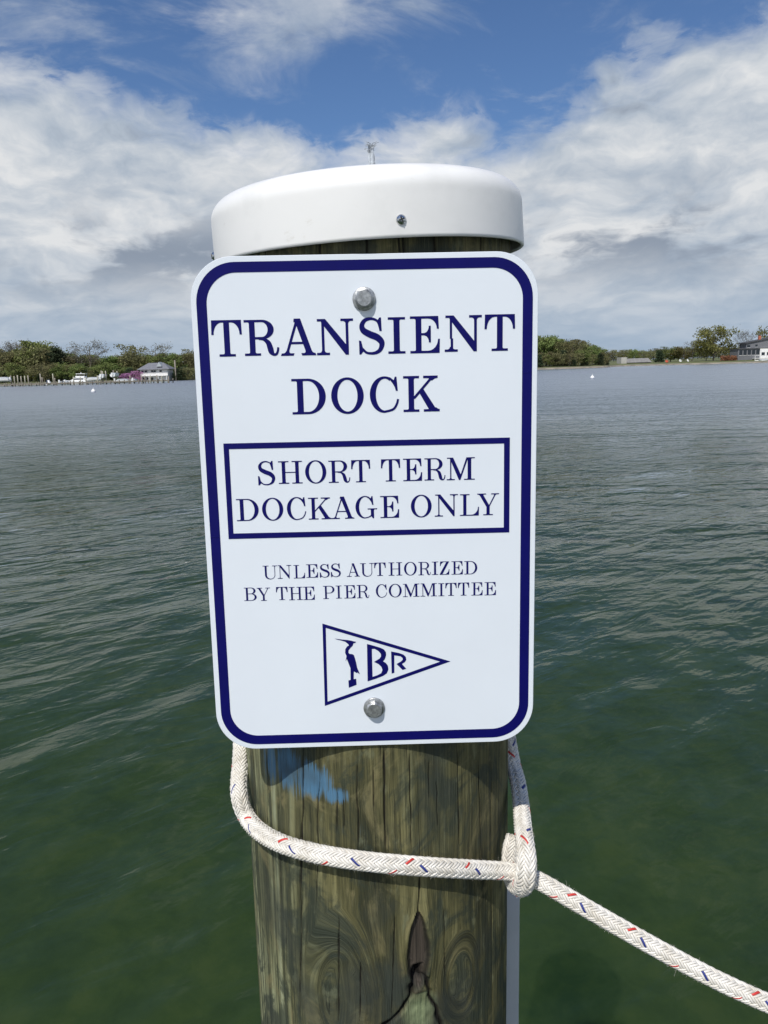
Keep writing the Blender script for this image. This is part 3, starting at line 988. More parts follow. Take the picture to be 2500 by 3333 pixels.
def pile_material():
    m = bpy.data.materials.new('weathered_treated_timber')
    m.use_nodes = True
    t = NT(m.node_tree)
    b = m.node_tree.nodes['Principled BSDF']
    g = t.n('ShaderNodeAttribute', attribute_name='grain').outputs['Vector']
    msk = t.n('ShaderNodeAttribute', attribute_name='marks').outputs['Color']
    sp = t.n('ShaderNodeSeparateColor', {0: msk})
    crack, blue, knot = sp.outputs
    s2 = t.n('ShaderNodeSeparateColor', {0: t.n('ShaderNodeAttribute', attribute_name='marks_b').outputs['Color']})
    fresh, sappy, stain = s2.outputs
    broad = t.noise(t.mapping(g, scale=(26, 3.0, 1)), 1.0, 4.0, 0.55)
    lines = t.noise(t.mapping(g, scale=(190, 5.0, 1), loc=(3, 1, 0)), 1.0, 4.0, 0.6)
    hair = t.noise(t.mapping(g, scale=(700, 16.0, 1), loc=(7, 2, 0)), 1.0, 3.0, 0.6)
    blot = t.noise(t.mapping(g, scale=(17, 13.0, 1), loc=(1, 5, 0)), 1.0, 7.0, 0.66, 0.9)
    f = t.math('ADD', t.math('MULTIPLY', broad, 0.50), t.math('ADD', t.math('MULTIPLY', lines, 0.30), t.math('MULTIPLY', hair, 0.20)))
    olive = t.ramp(f, [(0.37, (0.012, 0.014, 0.007)), (0.455, (0.043, 0.044, 0.019)), (0.53, (0.098, 0.092, 0.038)), (0.62, (0.205, 0.190, 0.085))])
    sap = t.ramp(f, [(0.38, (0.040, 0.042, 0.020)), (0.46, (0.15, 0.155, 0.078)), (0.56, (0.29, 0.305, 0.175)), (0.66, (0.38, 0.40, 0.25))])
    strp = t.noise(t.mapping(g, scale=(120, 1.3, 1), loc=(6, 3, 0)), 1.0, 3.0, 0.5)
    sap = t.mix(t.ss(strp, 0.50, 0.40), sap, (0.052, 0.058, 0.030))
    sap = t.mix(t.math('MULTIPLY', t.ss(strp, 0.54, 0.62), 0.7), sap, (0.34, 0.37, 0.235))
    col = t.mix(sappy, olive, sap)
    gr = t.mix(t.ss(blot, 0.485, 0.60), col, t.mix(0.8, col, (0.026, 0.036, 0.026)))       # dull green-black stains
    col = t.mix(t.math('MULTIPLY', t.ss(blot, 0.47, 0.33), 0.65), gr, (0.205, 0.180, 0.085))    # warm tan patches
    tan = t.noise(t.mapping(g, scale=(9, 6, 1), loc=(11, 3, 0)), 1.0, 5.0, 0.6)
    col = t.mix(t.math('MULTIPLY', t.ss(tan, 0.62, 0.75), 0.35), col, (0.20, 0.10, 0.045))    # rusty brown blush
    fib = t.noise(t.mapping(g, scale=(1100, 26.0, 1), loc=(2, 6, 0)), 1.0, 2.0, 0.5)
    chk = t.ss(t.noise(t.mapping(g, scale=(300, 6.5, 1), loc=(9, 4, 0)), 1.0, 3.0, 0.55), 0.645, 0.70)
    col = t.mix(t.math('MULTIPLY', t.ss(fib, 0.47, 0.34), 0.22), col, (0.014, 0.015, 0.008))
    col = t.mix(t.math('MULTIPLY', t.ss(fib, 0.56, 0.68), 0.14), col, (0.26, 0.25, 0.15))
    col = t.mix(t.math('MULTIPLY', chk, 0.45), col, (0.010, 0.010, 0.006))
    pale = t.noise(t.mapping(g, scale=(60, 22, 1), loc=(5, 8, 0)), 1.0, 5.0, 0.65)
    col = t.mix(t.math('MULTIPLY', t.ss(pale, 0.56, 0.72), 0.45), col, (0.21, 0.225, 0.135))      # bleached specks
    col = t.mix(t.math('MULTIPLY', t.ss(pale, 0.44, 0.30), 0.6), col, (0.030, 0.036, 0.022))
    # blue paint rubbed into the grain
    pb = t.math('MULTIPLY', t.ss(blue, 0.02, 0.3), t.ss(t.math('ADD', t.math('MULTIPLY', blue, 0.42), t.math('ADD', t.math('MULTIPLY', lines, 0.9), t.math('MULTIPLY', fib, 0.7))), 0.88, 1.16))
    col = t.mix(t.math('MULTIPLY', pb, 0.9), col, (0.072, 0.185, 0.31))
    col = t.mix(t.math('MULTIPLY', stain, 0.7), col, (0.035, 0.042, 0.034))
    kn = t.ramp(t.math('ADD', t.math('MULTIPLY', lines, 0.5), t.math('MULTIPLY', hair, 0.5)), [(0.35, (0.016, 0.013, 0.010)), (0.65, (0.085, 0.068, 0.052))])
    col = t.mix(knot, col, kn)
    fr = t.ramp(t.math('ADD', t.math('MULTIPLY', blot, 0.5), t.math('MULTIPLY', lines, 0.5)), [(0.35, (0.10, 0.13, 0.07)), (0.6, (0.22, 0.26, 0.14))])
    col = t.mix(fresh, col, fr)
    col = t.mix(crack, col, (0.006, 0.005, 0.004))
    t.put(b.inputs['Base Color'], col)
    b.inputs['Roughness'].default_value = 0.72
    b.inputs['Specular IOR Level'].default_value = 0.35
    bn = t.n('ShaderNodeBump', {'Height': t.math('SUBTRACT', t.math('ADD', t.math('MULTIPLY', lines, 0.5), t.math('ADD', t.math('MULTIPLY', hair, 0.35), t.math('MULTIPLY', fib, 0.25))), t.math('MULTIPLY', chk, 0.4)), 'Distance': 0.0030, 'Strength': 0.9})
    t.put(b.inputs['Normal'], bn.outputs[0])
    return m


def build_pile():
    step = 0.00125
    ph = np.concatenate([np.arange(-R(104), R(104), 0.00065 / PILE_R), np.linspace(R(104), R(256), 30)[:-1]])
    zz = np.concatenate([np.arange(-1.6, 1.64, 0.06), np.arange(1.66, 2.06, 0.0019), np.arange(2.06, 2.46, 0.008), np.arange(2.46, 2.548, 0.002)])
    PH, ZZ = np.meshgrid(ph, zz)
    S = PH * PILE_R
    rng = np.random.default_rng(11)
    # grain flows round the knots (stream lines round an obstacle), rings inside
    knots = [(*pile_hit(1365, 3085), 0.012, 0.36, 1.0), (*pile_hit(1120, 3260), 0.024, 0.42, -0.6), (*pile_hit(1500, 3185), 0.015, 0.5, -0.6)]
    G = S + 0.006 * (fbm(S * 12, ZZ * 3.0, 21, 3) - 0.5) + 0.0022 * (fbm(S * 50, ZZ * 9, 22, 3) - 0.5)
    KN = np.zeros_like(S)
    for k, (kp, kz, a, sq, dark) in enumerate(knots):
        u, v = S - kp * PILE_R, (ZZ - kz) * sq
        u = u + 0.005 * (fbm(S * 30 + k, ZZ * 12, 30 + k, 3) - 0.5)
        r2 = u * u + v * v + 1e-9
        r = np.sqrt(r2)
        psi = u * (a * a / r2)
        wgt = np.clip((r / a - 0.75) / 0.5, 0, 1)
        G = G - psi * wgt * np.exp(-np.clip(r / (a * 6), 0, 9))
        if dark < 0:
            G = np.where(r < a * 1.9, 0.78 * G + 0.22 * (G * np.clip(r / a - 0.9, 0, 1) + (1 - np.clip(r / a - 0.9, 0, 1)) * (r * 1.0 + kp)), G)
    D = 0.0016 * (fbm(S * 14, ZZ * 2.2, 1, 3) - 0.5) * 2 + 0.0005 * (fbm(G * 300, ZZ * 6, 2, 3) - 0.5) * 2
    # drying cracks
    CR = np.zeros_like(S)

    def crack(px0, py0, px1, py1, wd=0.0010, dep=0.0022, seed=0):
        p0, z0 = pile_hit(px0, py0)
        p1, z1 = pile_hit(px1, py1)
        tt = (z0 - ZZ) / (z0 - z1)
        c = (p0 + (p1 - p0) * np.clip(tt, 0, 1)) * PILE_R + 0.0030 * (fbm(ZZ * 25 + seed * 7, ZZ * 0 + seed, 40 + seed, 3) - 0.5)
        ends = np.clip(np.minimum(tt, 1 - tt) * 6 + 0.25, 0, 1) * ((tt > 0) & (tt < 1))
        w_ = wd * 0.60 * (0.55 + 0.9 * vnoise(ZZ * 60, ZZ * 0 + seed * 3, 50 + seed)) * ends + 1e-6
        k = np.exp(-((S - c) / w_) ** 2) * ends
        return np.clip(k * 1.5, 0, 1), dep

    cl = [(990, 2430, 978, 2960, .0013), (1040, 2440, 1034, 2950, .0007), (1250, 2430, 1255, 2780, .0012), (1335, 2450, 1340, 2780, .0008), (1490, 2440, 1498, 2780, .0010), (1165, 2470, 1163, 2780, .0006),
          (868, 2430, 872, 2720, .0011), (824, 2440, 838, 2700, .0010), (905, 2560, 915, 2980, .0007), (1420, 2540, 1428, 2700, .0005), (1102, 2980, 1100, 3330, .0009), (1175, 3130, 1172, 3330, .0007),
          (985, 2880, 975, 3330, .0009), (1558, 2470, 1566, 2760, .0008), (1365, 2850, 1363, 3010, .0012), (1100, 2560, 1098, 2720, .0006), (1600, 2500, 1606, 3330, .0009), (930, 3000, 935, 3330, .0006),
          (1120, 2600, 1122, 2700, .0005), (1215, 2500, 1216, 2640, .0005), (1395, 2470, 1397, 2600, .0005), (1445, 2950, 1452, 3200, .0006), (1290, 2960, 1275, 3330, .0006)]
    for i, (a, b, c, d, wd) in enumerate(cl):
        k, dep = crack(a, b, c, d, wd, 0.0022, i)
        CR = np.maximum(CR, k)
        D -= k * dep
    # cracks in the part under the cap
    for i, phi in enumerate((-0.62, -0.25, 0.02, 0.21, 0.24, 0.44, 0.8)):
        k = np.exp(-((S - phi * PILE_R - 0.001 * np.sin(ZZ * 70 + i)) / 0.0009) ** 2) * (ZZ > 2.40)
        CR = np.maximum(CR, k)
        D -= k * 0.002
    # the long open knot: sunken dark lens with a torn channel below it
    kp, kz = pile_hit(1363, 3095)
    u, v = S - kp * PILE_R, ZZ - kz
    kw = 0.0108 * np.sqrt(np.clip(1 - (v / 0.044) ** 2, 0, 1)) * (1 - 0.35 * np.clip(v / 0.044, 0, 1)) + 1e-6
    e = u / kw + 0.28 * (fbm(S * 140, ZZ * 70, 60, 3) - 0.5)
    lens = np.clip(1.25 - np.abs(e), 0, 0.5) * 2 * (np.abs(v) < 0.044)
    rim = np.exp(-((np.abs(e) - 1.0) / 0.22) ** 2) * (np.abs(v) < 0.046)
    D -= 0.0050 * lens
    D += 0.0014 * np.exp(-((np.abs(e) - 1.45) / 0.3) ** 2) * (np.abs(v) < 0.046)
    CR = np.maximum(CR, 0.85 * rim)
    KN = np.maximum(KN, lens)
    tear = np.zeros_like(S)
    for pts, wd, dep in (([(1358, 3165), (1340, 3230), (1310, 3290), (1262, 3333), (1235, 3380)], 0.0034, 0.009), ([(1385, 3180), (1400, 3250), (1425, 3290), (1440, 3360)], 0.0022, 0.006), ([(1363, 3150), (1366, 3200)], 0.0042, 0.008)):
        hits = np.array([pile_hit(*q) for q in pts])
        o = np.argsort(hits[:, 1])
        cs = np.interp(ZZ, hits[o, 1], hits[o, 0]) * PILE_R + 0.004 * (fbm(ZZ * 90, ZZ * 0 + 3, 70, 3) - 0.5)
        wv = wd * (0.6 + 0.8 * vnoise(ZZ * 120, ZZ * 0 + 2, 71))
        k = np.exp(-((S - cs) / wv) ** 2) * (ZZ < hits[:, 1].max()) * (ZZ > hits[:, 1].min())
        tear = np.maximum(tear, k)
        D -= dep * k
    CR = np.maximum(CR, np.clip(tear * 1.3, 0, 1))
    fp, fz = pile_hit(1372, 3290)
    fr = np.clip(1.3 - np.sqrt(((S - fp * PILE_R) / 0.016) ** 2 + ((ZZ - fz) / 0.026) ** 2) + 0.6 * (fbm(S * 70, ZZ * 50, 80, 3) - 0.5), 0, 1) * (1 - np.clip(tear, 0, 1))
    fr = np.where(ZZ > fz + 0.022, 0, fr)
    D += fr * (-0.003 + 0.003 * (fbm(S * 160, ZZ * 120, 81, 3) - 0.5))
    # blue paint rub
    BL = np.zeros_like(S)
    for px, py, sx, sz, am in ((1015, 2545, 0.026, 0.020, 1.0), (1095, 2590, 0.017, 0.011, 0.9), (940, 2500, 0.022, 0.030, 0.85), (880, 2470, 0.016, 0.03, 0.7), (1150, 2700, 0.02, 0.012, 0.12)):
        p, z = pile_hit(px, py)
        BL = np.maximum(BL, am * np.clip(1.5 - 1.25 * np.sqrt(((S - p * PILE_R) / sx) ** 2 + ((ZZ - z) / sz) ** 2) + 1.0 * (fbm(S * 60, ZZ * 25, 90, 4) - 0.5), 0, 1))
    # pale sapwood streaks on the side towards the sun, darker dirt in blotches
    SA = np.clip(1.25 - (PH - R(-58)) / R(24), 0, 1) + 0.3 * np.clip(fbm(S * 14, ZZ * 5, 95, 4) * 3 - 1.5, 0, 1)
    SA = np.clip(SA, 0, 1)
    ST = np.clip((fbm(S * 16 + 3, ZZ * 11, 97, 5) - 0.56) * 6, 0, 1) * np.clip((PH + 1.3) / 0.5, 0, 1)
    Rr = PILE_R + D
    X = PAX(ZZ) + Rr * np.sin(PH)
    Y = PAY(ZZ) - Rr * np.cos(PH)
    n, k = PH.shape
    V = np.stack([X, Y, ZZ], -1).reshape(-1, 3)
    i, j = np.meshgrid(np.arange(n - 1), np.arange(k), indexing='ij')
    j2 = (j + 1) % k
    Q = np.stack([i * k + j, i * k + j2, (i + 1) * k + j2, (i + 1) * k + j], -1).reshape(-1, 4)
    # closing disc on top
    o = np_mesh('piling', V, Q, pile_material(), smooth=True)
    me = o.data
    a = me.attributes.new('grain', 'FLOAT_VECTOR', 'POINT')
    a.data.foreach_set('vector', np.stack([G, ZZ, np.zeros_like(G)], -1).astype(np.float32).ravel())
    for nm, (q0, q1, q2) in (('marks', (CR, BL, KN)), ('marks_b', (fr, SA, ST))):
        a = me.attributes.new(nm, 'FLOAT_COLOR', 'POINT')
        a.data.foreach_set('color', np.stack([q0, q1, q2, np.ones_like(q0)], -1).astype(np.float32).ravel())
    tag(o, 'thick weathered green-brown wooden piling with white cap standing behind the sign', 'piling')
    top = MB().lathe([(0.1535, 2.5475), (0.08, 2.549), (0.001, 2.549)], 48)
    t = mesh_obj('end_grain', [(x + PAX(2.548), y + PAY(2.548), z) for x, y, z in top.v], top.f, pmat('end_grain', (0.14, 0.12, 0.07), 0.8, var=0.4, vscale=40), o)
    return o


pile = build_pile()

# ================================================================== PILING CAP
CAP_C = Vector((-0.00715, 0.85, 2.51312))
CAP_M = Matrix((roty(-0.0399) @ rotx(0.02766)).tolist()).to_4x4()
MAT_CAP = bpy.data.materials.new('white_plastic_cap')
MAT_CAP.use_nodes = True
_t = NT(MAT_CAP.node_tree)
_b = MAT_CAP.node_tree.nodes['Principled BSDF']
_tc = _t.n('ShaderNodeTexCoord')
_n = _t.noise(_tc.outputs['Object'], 14.0, 5.0, 0.6)
_d = _t.noise(_t.mapping(_tc.outputs['Object'], scale=(30, 30, 55), loc=(2, 1, 0)), 1.0, 6.0, 0.65)
_c = _t.mix(_t.math('MULTIPLY', _t.ss(_n, 0.50, 0.72), 0.45), (0.80, 0.80, 0.79), (0.66, 0.665, 0.655))
_c = _t.mix(_t.math('MULTIPLY', _t.ss(_d, 0.64, 0.76), 0.38), _c, (0.46, 0.42, 0.34))
_t.put(_b.inputs['Base Color'], _c)
_b.inputs['Roughness'].default_value = 0.33
_bn = _t.n('ShaderNodeBump', {'Height': _t.noise(_tc.outputs['Object'], 22.0, 3.0), 'Distance': 0.0015, 'Strength': 0.5})
_t.put(_b.inputs['Normal'], _bn.outputs[0])
CAP_R, CAP_H = 0.1612, 0.0625
prof = [(0.1585, 0.046), (CAP_R - 0.0035, 0.003), (CAP_R - 0.0032, 0.0006), (CAP_R - 0.0016, 0.0), (CAP_R - 0.0002, 0.0008), (CAP_R, 0.003), (CAP_R - 0.0008, 0.040)]
for a in range(0, 91, 9):
    prof.append((CAP_R - 0.0008 - 0.023 + 0.023 * math.cos(R(a)), 0.0425 + 0.0215 * math.sin(R(a))))
prof += [(0.11, 0.0652), (0.07, 0.0665), (0.03, 0.0672), (0.0005, 0.0675)]
cm = MB().lathe(prof, 128)
cap = cm.build('cap', MAT_CAP, pile, True)
cap.matrix_world = Matrix.Translation(CAP_C) @ CAP_M
cap['label'] = 'round white plastic cap sitting tilted on the top end'
ci = CAP_M.to_3x3().inverted()


def cap_screw(phi, h):
    hd = MB().lathe([(0.0046, 0.0), (0.0046, 0.0007), (0.0041, 0.0018), (0.0030, 0.0028), (0.0016, 0.0033), (0.0002, 0.0034)], 28)
    nf = len(hd.f)
    for a in (R(18), R(108)):
        c, q = math.cos(a), math.sin(a)
        L, wd = 0.0025, 0.0006
        hd.add([(c * x - q * y, q * x + c * y, z) for z in (0.0020, 0.0037 if a < 1 else 0.00366) for x, y in ((-L, -wd), (L, -wd), (L, wd), (-L, wd))],
               [(0, 3, 2, 1), (4, 5, 6, 7), (0, 1, 5, 4), (1, 2, 6, 5), (2, 3, 7, 6), (3, 0, 4, 7)])
    o = mesh_obj('screw', hd.v, hd.f, None, cap, False, [MAT_CHROME, MAT_SLOT], [0] * nf + [1] * 12)
    nrm = Vector((math.sin(phi), -math.cos(phi), 0))          # local z of the head points outward
    o.matrix_local = Matrix.Translation(nrm * (CAP_R - 0.0009) + Vector((0, 0, h))) @ nrm.to_track_quat('Z', 'Y').to_matrix().to_4x4()


# screw seen on the front of the cap, one at the left rim, two behind
def cap_hit(px, py):
    d = Vector(ray(px, py))
    best = None
    for k in range(4000):
        t = 0.6 + 0.4 * k / 4000
        p = ci @ (Vector(CAMP) + d * t - CAP_C)
        if math.hypot(p.x, p.y) < CAP_R:
            return math.atan2(p.x, -p.y), p.z
    return -1.35, 0.02


sp_, sh_ = cap_hit(1306, 715)
cap_screw(sp_, sh_)
cap_screw(sp_ - R(92), 0.012)
cap_screw(sp_ + R(92), 0.016)
cap_screw(sp_ + R(180), 0.016)
# frayed upright spike in the middle of the cap
MAT_SPIKE = pmat('clear_plastic', (0.36, 0.39, 0.42), 0.25, var=0.6, vscale=200)
spk = MB()
bx, by = 0.0085, -0.06
rs = random.Random(3)
for k, (ox, oy, r0, hh) in enumerate(((-0.0021, 0, 0.0019, 0.0), (0.0010, -0.0006, 0.0019, 0.0012), (0.0028, 0.0008, 0.0014, -0.002), (-0.0004, 0.0012, 0.0014, -0.001))):
    spk.tube([(bx + ox * 1.15, by + oy, 0.062), (bx + ox * 0.95, by + oy, 0.078), (bx + ox * 0.8, by + oy, 0.091 + hh), (bx + ox * 0.7, by, 0.0955 + hh)], [r0, r0 * 0.95, r0 * 0.8, r0 * 0.45], 6)
for k in range(26):
    a, l = rs.uniform(0, 6.28), rs.uniform(0.004, 0.009)
    q0 = (bx + rs.uniform(-0.0022, 0.0022), by + rs.uniform(-0.001, 0.001), 0.092 + rs.uniform(-0.003, 0.004))
    spk.tube([q0, (q0[0] + 0.3 * l * math.cos(a), q0[1] + 0.3 * l * math.sin(a), q0[2] + l * 0.6), (q0[0] + 0.9 * l * math.cos(a) - 0.001, q0[1] + 0.8 * l * math.sin(a), q0[2] + l * 0.75)], [0.0005, 0.0004, 0.0002], 4)
spk.build('spike', MAT_SPIKE, cap)

# ================================================================== VINYL STRIP behind the piling
MAT_PVC = pmat('white_vinyl_strip', (0.44, 0.46, 0.48), 0.4, var=0.10, vscale=9.0, bump=0.0004, bscale=18.0)


def build_strip():
    # rounded channel section standing up the right rear side of the piling
    phi = R(112)
    c, s_ = math.cos(phi), math.sin(phi)
    V, F = [], []
    sec = []
    wd, th, r = 0.056, 0.034, 0.006
    for cx, cy, a in ((wd / 2 - r, th / 2 - r, 0), (-wd / 2 + r, th / 2 - r, 90), (-wd / 2 + r, -th / 2 + r, 180), (wd / 2 - r, -th / 2 + r, 270)):
        sec += arcp(cx, cy, r, r, a, a + 90, 5)
    zs = [-1.5, 0.0, 1.0, 1.5, 1.7, 1.775]
    n = len(sec)
    for z in zs:
        cx, cy = PAX(z) + (PILE_R + 0.014) * s_, PAY(z) - (PILE_R + 0.014) * c
        for a, b in sec:             # a tangential, b radial
            V.append((cx + a * c + b * s_, cy + a * s_ - b * c, z))
    for k in range(len(zs) - 1):
        for i in range(n):
            F.append((k * n + i, k * n + (i + 1) % n, (k + 1) * n + (i + 1) % n, (k + 1) * n + i))
    F.append(tuple(range((len(zs) - 1) * n, len(zs) * n)))
    o = mesh_obj('vinyl_strip', V, F, MAT_PVC, None, True)
    bv = o.data
    tag(o, 'upright white vinyl strip fixed along the shaded side of the wooden piling below the rope', 'strip')


build_strip()

# ================================================================== ROPE
ROPE_R = 0.0096
MAT_ROPE = bpy.data.materials.new('white_nylon_yarn')
MAT_ROPE.use_nodes = True
_t = NT(MAT_ROPE.node_tree)
_b = MAT_ROPE.node_tree.nodes['Principled BSDF']
_geo = _t.n('ShaderNodeNewGeometry')
_n = _t.noise(_geo.outputs['Position'], 60.0, 4.0, 0.6)
_f = _t.noise(_geo.outputs['Position'], 900.0, 2.0, 0.6)
_c = _t.ramp(_n, [(0.3, (0.56, 0.525, 0.455)), (0.6, (0.74, 0.715, 0.665))])
_t.put(_b.inputs['Base Color'], _t.mix(_t.math('MULTIPLY', _t.ss(_f, 0.55, 0.75), 0.25), _c, (0.48, 0.45, 0.39)))
_b.inputs['Roughness'].default_value = 0.48
_b.inputs['Sheen Weight'].default_value = 0.25
MAT_TRB = pmat('blue_tracer_yarn', (0.015, 0.03, 0.20), 0.6)
MAT_TRR = pmat('red_tracer_yarn', (0.55, 0.035, 0.03), 0.6)
MAT_CORE = pmat('rope_core', (0.42, 0.40, 0.36), 0.9)


def smooth_path(pts, step, relax=None):
    c = crom([tuple(p) for p in pts], 40)
    d = np.concatenate([[0], np.cumsum(np.linalg.norm(np.diff(c[:, :3], axis=0), axis=1))])
    s = np.arange(0, d[-1], step)
    P = np.stack([np.interp(s, d, c[:, i]) for i in range(c.shape[1])], 1)
    if relax:
        k = int(0.012 / step)
        kern = np.exp(-0.5 * (np.arange(-3 * k, 3 * k + 1) / k) ** 2)
        kern /= kern.sum()
        pad = np.concatenate([np.repeat(P[:1], 3 * k, 0), P, np.repeat(P[-1:], 3 * k, 0)])
        Q_ = np.stack([np.convolve(pad[:, i], kern, 'valid') for i in range(P.shape[1])], 1)
        wt = np.clip((s - relax[0]) / relax[1], 0, 1)[:, None] * np.clip((s[-1] - s) / 0.1, 0, 1)[:, None]
        P = P * (1 - wt) + Q_ * wt
    return P, s


def frames(p):
    t = np.gradient(p, axis=0)
    t /= np.linalg.norm(t, axis=1, keepdims=True)
    a = np.zeros_like(p)
    v = np.cross(t[0], [0.3, 0.2, 1.0])
    v /= np.linalg.norm(v)
    for i in range(len(p)):
        v = v - t[i] * (v @ t[i])
        v /= np.linalg.norm(v)
        a[i] = v
    return t, a, np.cross(t, a)


def braid(pts, name, parent=None, per_turn=40, sides=6, pitch=0.066, nc=8, phase=0.0, widen=1.0, relax=None):
    """braided cover: nc carriers each way, two yarns a carrier, woven two over two under.
    pts: (x, y, z, radius factor)"""
    P, s = smooth_path(pts, pitch / per_turn, relax)
    C, rf = P[:, :3], P[:, 3]
    T, A, B = frames(C)
    n = len(s)
    w_ = 2 * math.pi / pitch
    V, Q, FM = [], [], []
    off = 0
    hw, hh = 0.00128, 0.00120
    for sgn in (1, -1):
        for i in range(nc):
            for y in range(2):
                th = 2 * math.pi * i / nc + (y - 0.5) * 2 * math.pi / nc * 0.5 + sgn * w_ * s + phase
                other = (th + sgn * w_ * s - phase) / (2 * math.pi / nc)
                if sgn > 0:
                    h = np.cos(math.pi / 2 * (i + other) - math.pi / 4)
                else:
                    h = -np.cos(math.pi / 2 * (other + i) - math.pi / 4)
                hs = np.tanh(h * 1.8)
                rad = (ROPE_R - 0.0024 + 0.00125 * hs) * rf
                er = np.cos(th)[:, None] * A + np.sin(th)[:, None] * B
                et = -np.sin(th)[:, None] * A + np.cos(th)[:, None] * B
                ctr = C + er * rad[:, None]
                dirn = np.gradient(ctr, axis=0)
                dirn /= np.linalg.norm(dirn, axis=1, keepdims=True)
                sd = np.cross(dirn, er)
                sd /= np.linalg.norm(sd, axis=1, keepdims=True)
                up = np.cross(sd, dirn)
                for k in range(sides):
                    a = 2 * math.pi * (k + 0.25) / sides
                    V.append(ctr + sd * (hw * math.cos(a) * rf)[:, None] * widen + up * (hh * math.sin(a) * rf)[:, None])
                base = off
                idx = np.arange(n - 1)
                for k in range(sides):
                    k2 = (k + 1) % sides
                    Q.append(np.stack([base + k * n + idx, base + k * n + idx + 1, base + k2 * n + idx + 1, base + k2 * n + idx], 1))
                mi = 0
                if y == 0 and i == 1:
                    mi = 1 if sgn > 0 else 2
                fm = np.zeros(n - 1, dtype=np.int32)
                if mi:                                   # the tracer yarn surfaces only now and then
                    cyc = np.floor((s[:-1] + (0.011 if mi == 2 else 0.0)) / (pitch * 0.5)).astype(int)
                    fm[(cyc % 2 == 0) if mi == 1 else (cyc % 3 > 0)] = mi
                FM.append(np.concatenate([fm if (k in (0, 1, 5)) or sides < 6 else fm * 0 for k in range(sides)]))
                off += n * sides
    o = np_mesh(name, np.concatenate(V), np.concatenate(Q), None, parent, True, [MAT_ROPE, MAT_TRB, MAT_TRR], np.concatenate(FM))
    # inner core
    m = MB()
    return o, C, T, A, B, rf


def core_tube(C, A, B, rf, parent, every=6):
    idx = np.arange(0, len(C), every)
    n = 12
    V = []
    for k in range(n):
        a = 2 * math.pi * k / n
        V.append(C[idx] + (A[idx] * math.cos(a) + B[idx] * math.sin(a)) * ((ROPE_R - 0.0030) * rf[idx])[:, None])
    N_ = len(idx)
    ii = np.arange(N_ - 1)
    Q = [np.stack([k * N_ + ii, k * N_ + ii + 1, ((k + 1) % n) * N_ + ii + 1, ((k + 1) % n) * N_ + ii], 1) for k in range(n)]
    np_mesh('core', np.concatenate(V), np.concatenate(Q), MAT_CORE, parent, True)


def fuzz(C, A, B, T, rf, parent, count, seed):
    rng = np.random.default_rng(seed)
    V, F = [], []
    for q in range(count):
        i = rng.integers(2, len(C) - 2)
        a = rng.uniform(0, 6.283)
        er = A[i] * math.cos(a) + B[i] * math.sin(a)
        et = -A[i] * math.sin(a) + B[i] * math.cos(a)
        L = rng.uniform(0.0008, 0.0030) * (2.4 if rng.random() < 0.03 else 1)
        dr = er * rng.uniform(0.4, 1.0) + T[i] * rng.normal() * 0.7 + et * rng.normal() * 0.6
        dr /= np.linalg.norm(dr)
        cv = T[i] * rng.normal() + et * rng.normal()
        p = C[i] + er * ROPE_R * rf[i] * 0.93
        wd = np.cross(dr, cv)
        wd = wd / (np.linalg.norm(wd) + 1e-9) * 0.00006
        k = len(V)
        for u in (0, 0.5, 1.0):
            c = p + dr * L * u + cv * L * 0.35 * u * u
            V += [tuple(c - wd * (1 - 0.6 * u)), tuple(c + wd * (1 - 0.6 * u))]
        F += [(k, k + 1, k + 3, k + 2), (k + 2, k + 3, k + 5, k + 4)]
    o = mesh_obj('fuzz', V, F, MAT_ROPE, parent)
    tag(o, kind='stuff')


RR_ = PILE_R + ROPE_R + 0.0008
rope_pts = []
# --- back of the piling, from the eye at the right, over the back, to the left side
eye_d = 0.792                       # camera depth of the standing part where it leaves the piling


def cyl(px, py, rad=RR_):
    phi, z = pile_hit(px, py, rad)
    return pile_pt(phi, z, rad)


dB = float((cyl(1600, 2832) - CAMP) @ (CAMR @ np.array([0, 0, -1.0])))
zl = at_depth(776, 2500, 0.86)[2]
front = [cyl(px, py) for px, py in ((800, 2655), (835, 2700), (900, 2740), (985, 2768), (1090, 2790), (1210, 2806), (1330, 2817), (1450, 2825), (1560, 2831))]
left = [pile_pt(R(-150), 2.115, RR_), pile_pt(R(-122), 2.085, RR_), pile_pt(R(-104), 2.045, RR_ + 0.002)]
pl_ = [at_depth(784, 2470, 0.872), at_depth(775, 2545, 0.858), at_depth(780, 2605, 0.838)]
tail = [at_depth(1640, 2834, dB + 0.002), at_depth(1700, 2842, dB + 0.002), at_depth(1765, 2872, dB - 0.004), at_depth(1850, 2922, dB - 0.012), at_depth(1990, 3003, dB - 0.022), at_depth(2180, 3110, dB - 0.032), at_depth(2360, 3203, dB - 0.04), at_depth(2560, 3292, dB - 0.046)]
far_end = []
dE = dB
dE0 = dB + 0.030
eye = [at_depth(1672, 2722, dE0 - 0.002), at_depth(1661, 2770, dB + 0.026), at_depth(1662, 2826, dB + 0.024), at_depth(1676, 2872, dB + 0.014), at_depth(1697, 2884, dB - 0.006), at_depth(1711, 2858, dB - 0.0215), at_depth(1714, 2800, dB - 0.021), at_depth(1708, 2745, dB - 0.008),
       at_depth(1702, 2690, dB + 0.018), at_depth(1695, 2610, dB + 0.050), at_depth(1683, 2530, dB + 0.078), at_depth(1664, 2462, dB + 0.10)]
back = [pile_pt(R(122), 2.095, RR_), pile_pt(R(150), 2.125, RR_), pile_pt(R(180), 2.13, RR_)]
full1 = eye + back + left + pl_ + front + tail
rf1 = [0.9, 0.96, 1.05, 1.12, 1.16, 1.16, 1.12, 1.08, 1.04, 1.0, 1.0, 1.0] + [1.0] * (len(full1) - 12)
path1 = [(*p, r) for p, r in zip(full1, rf1)]
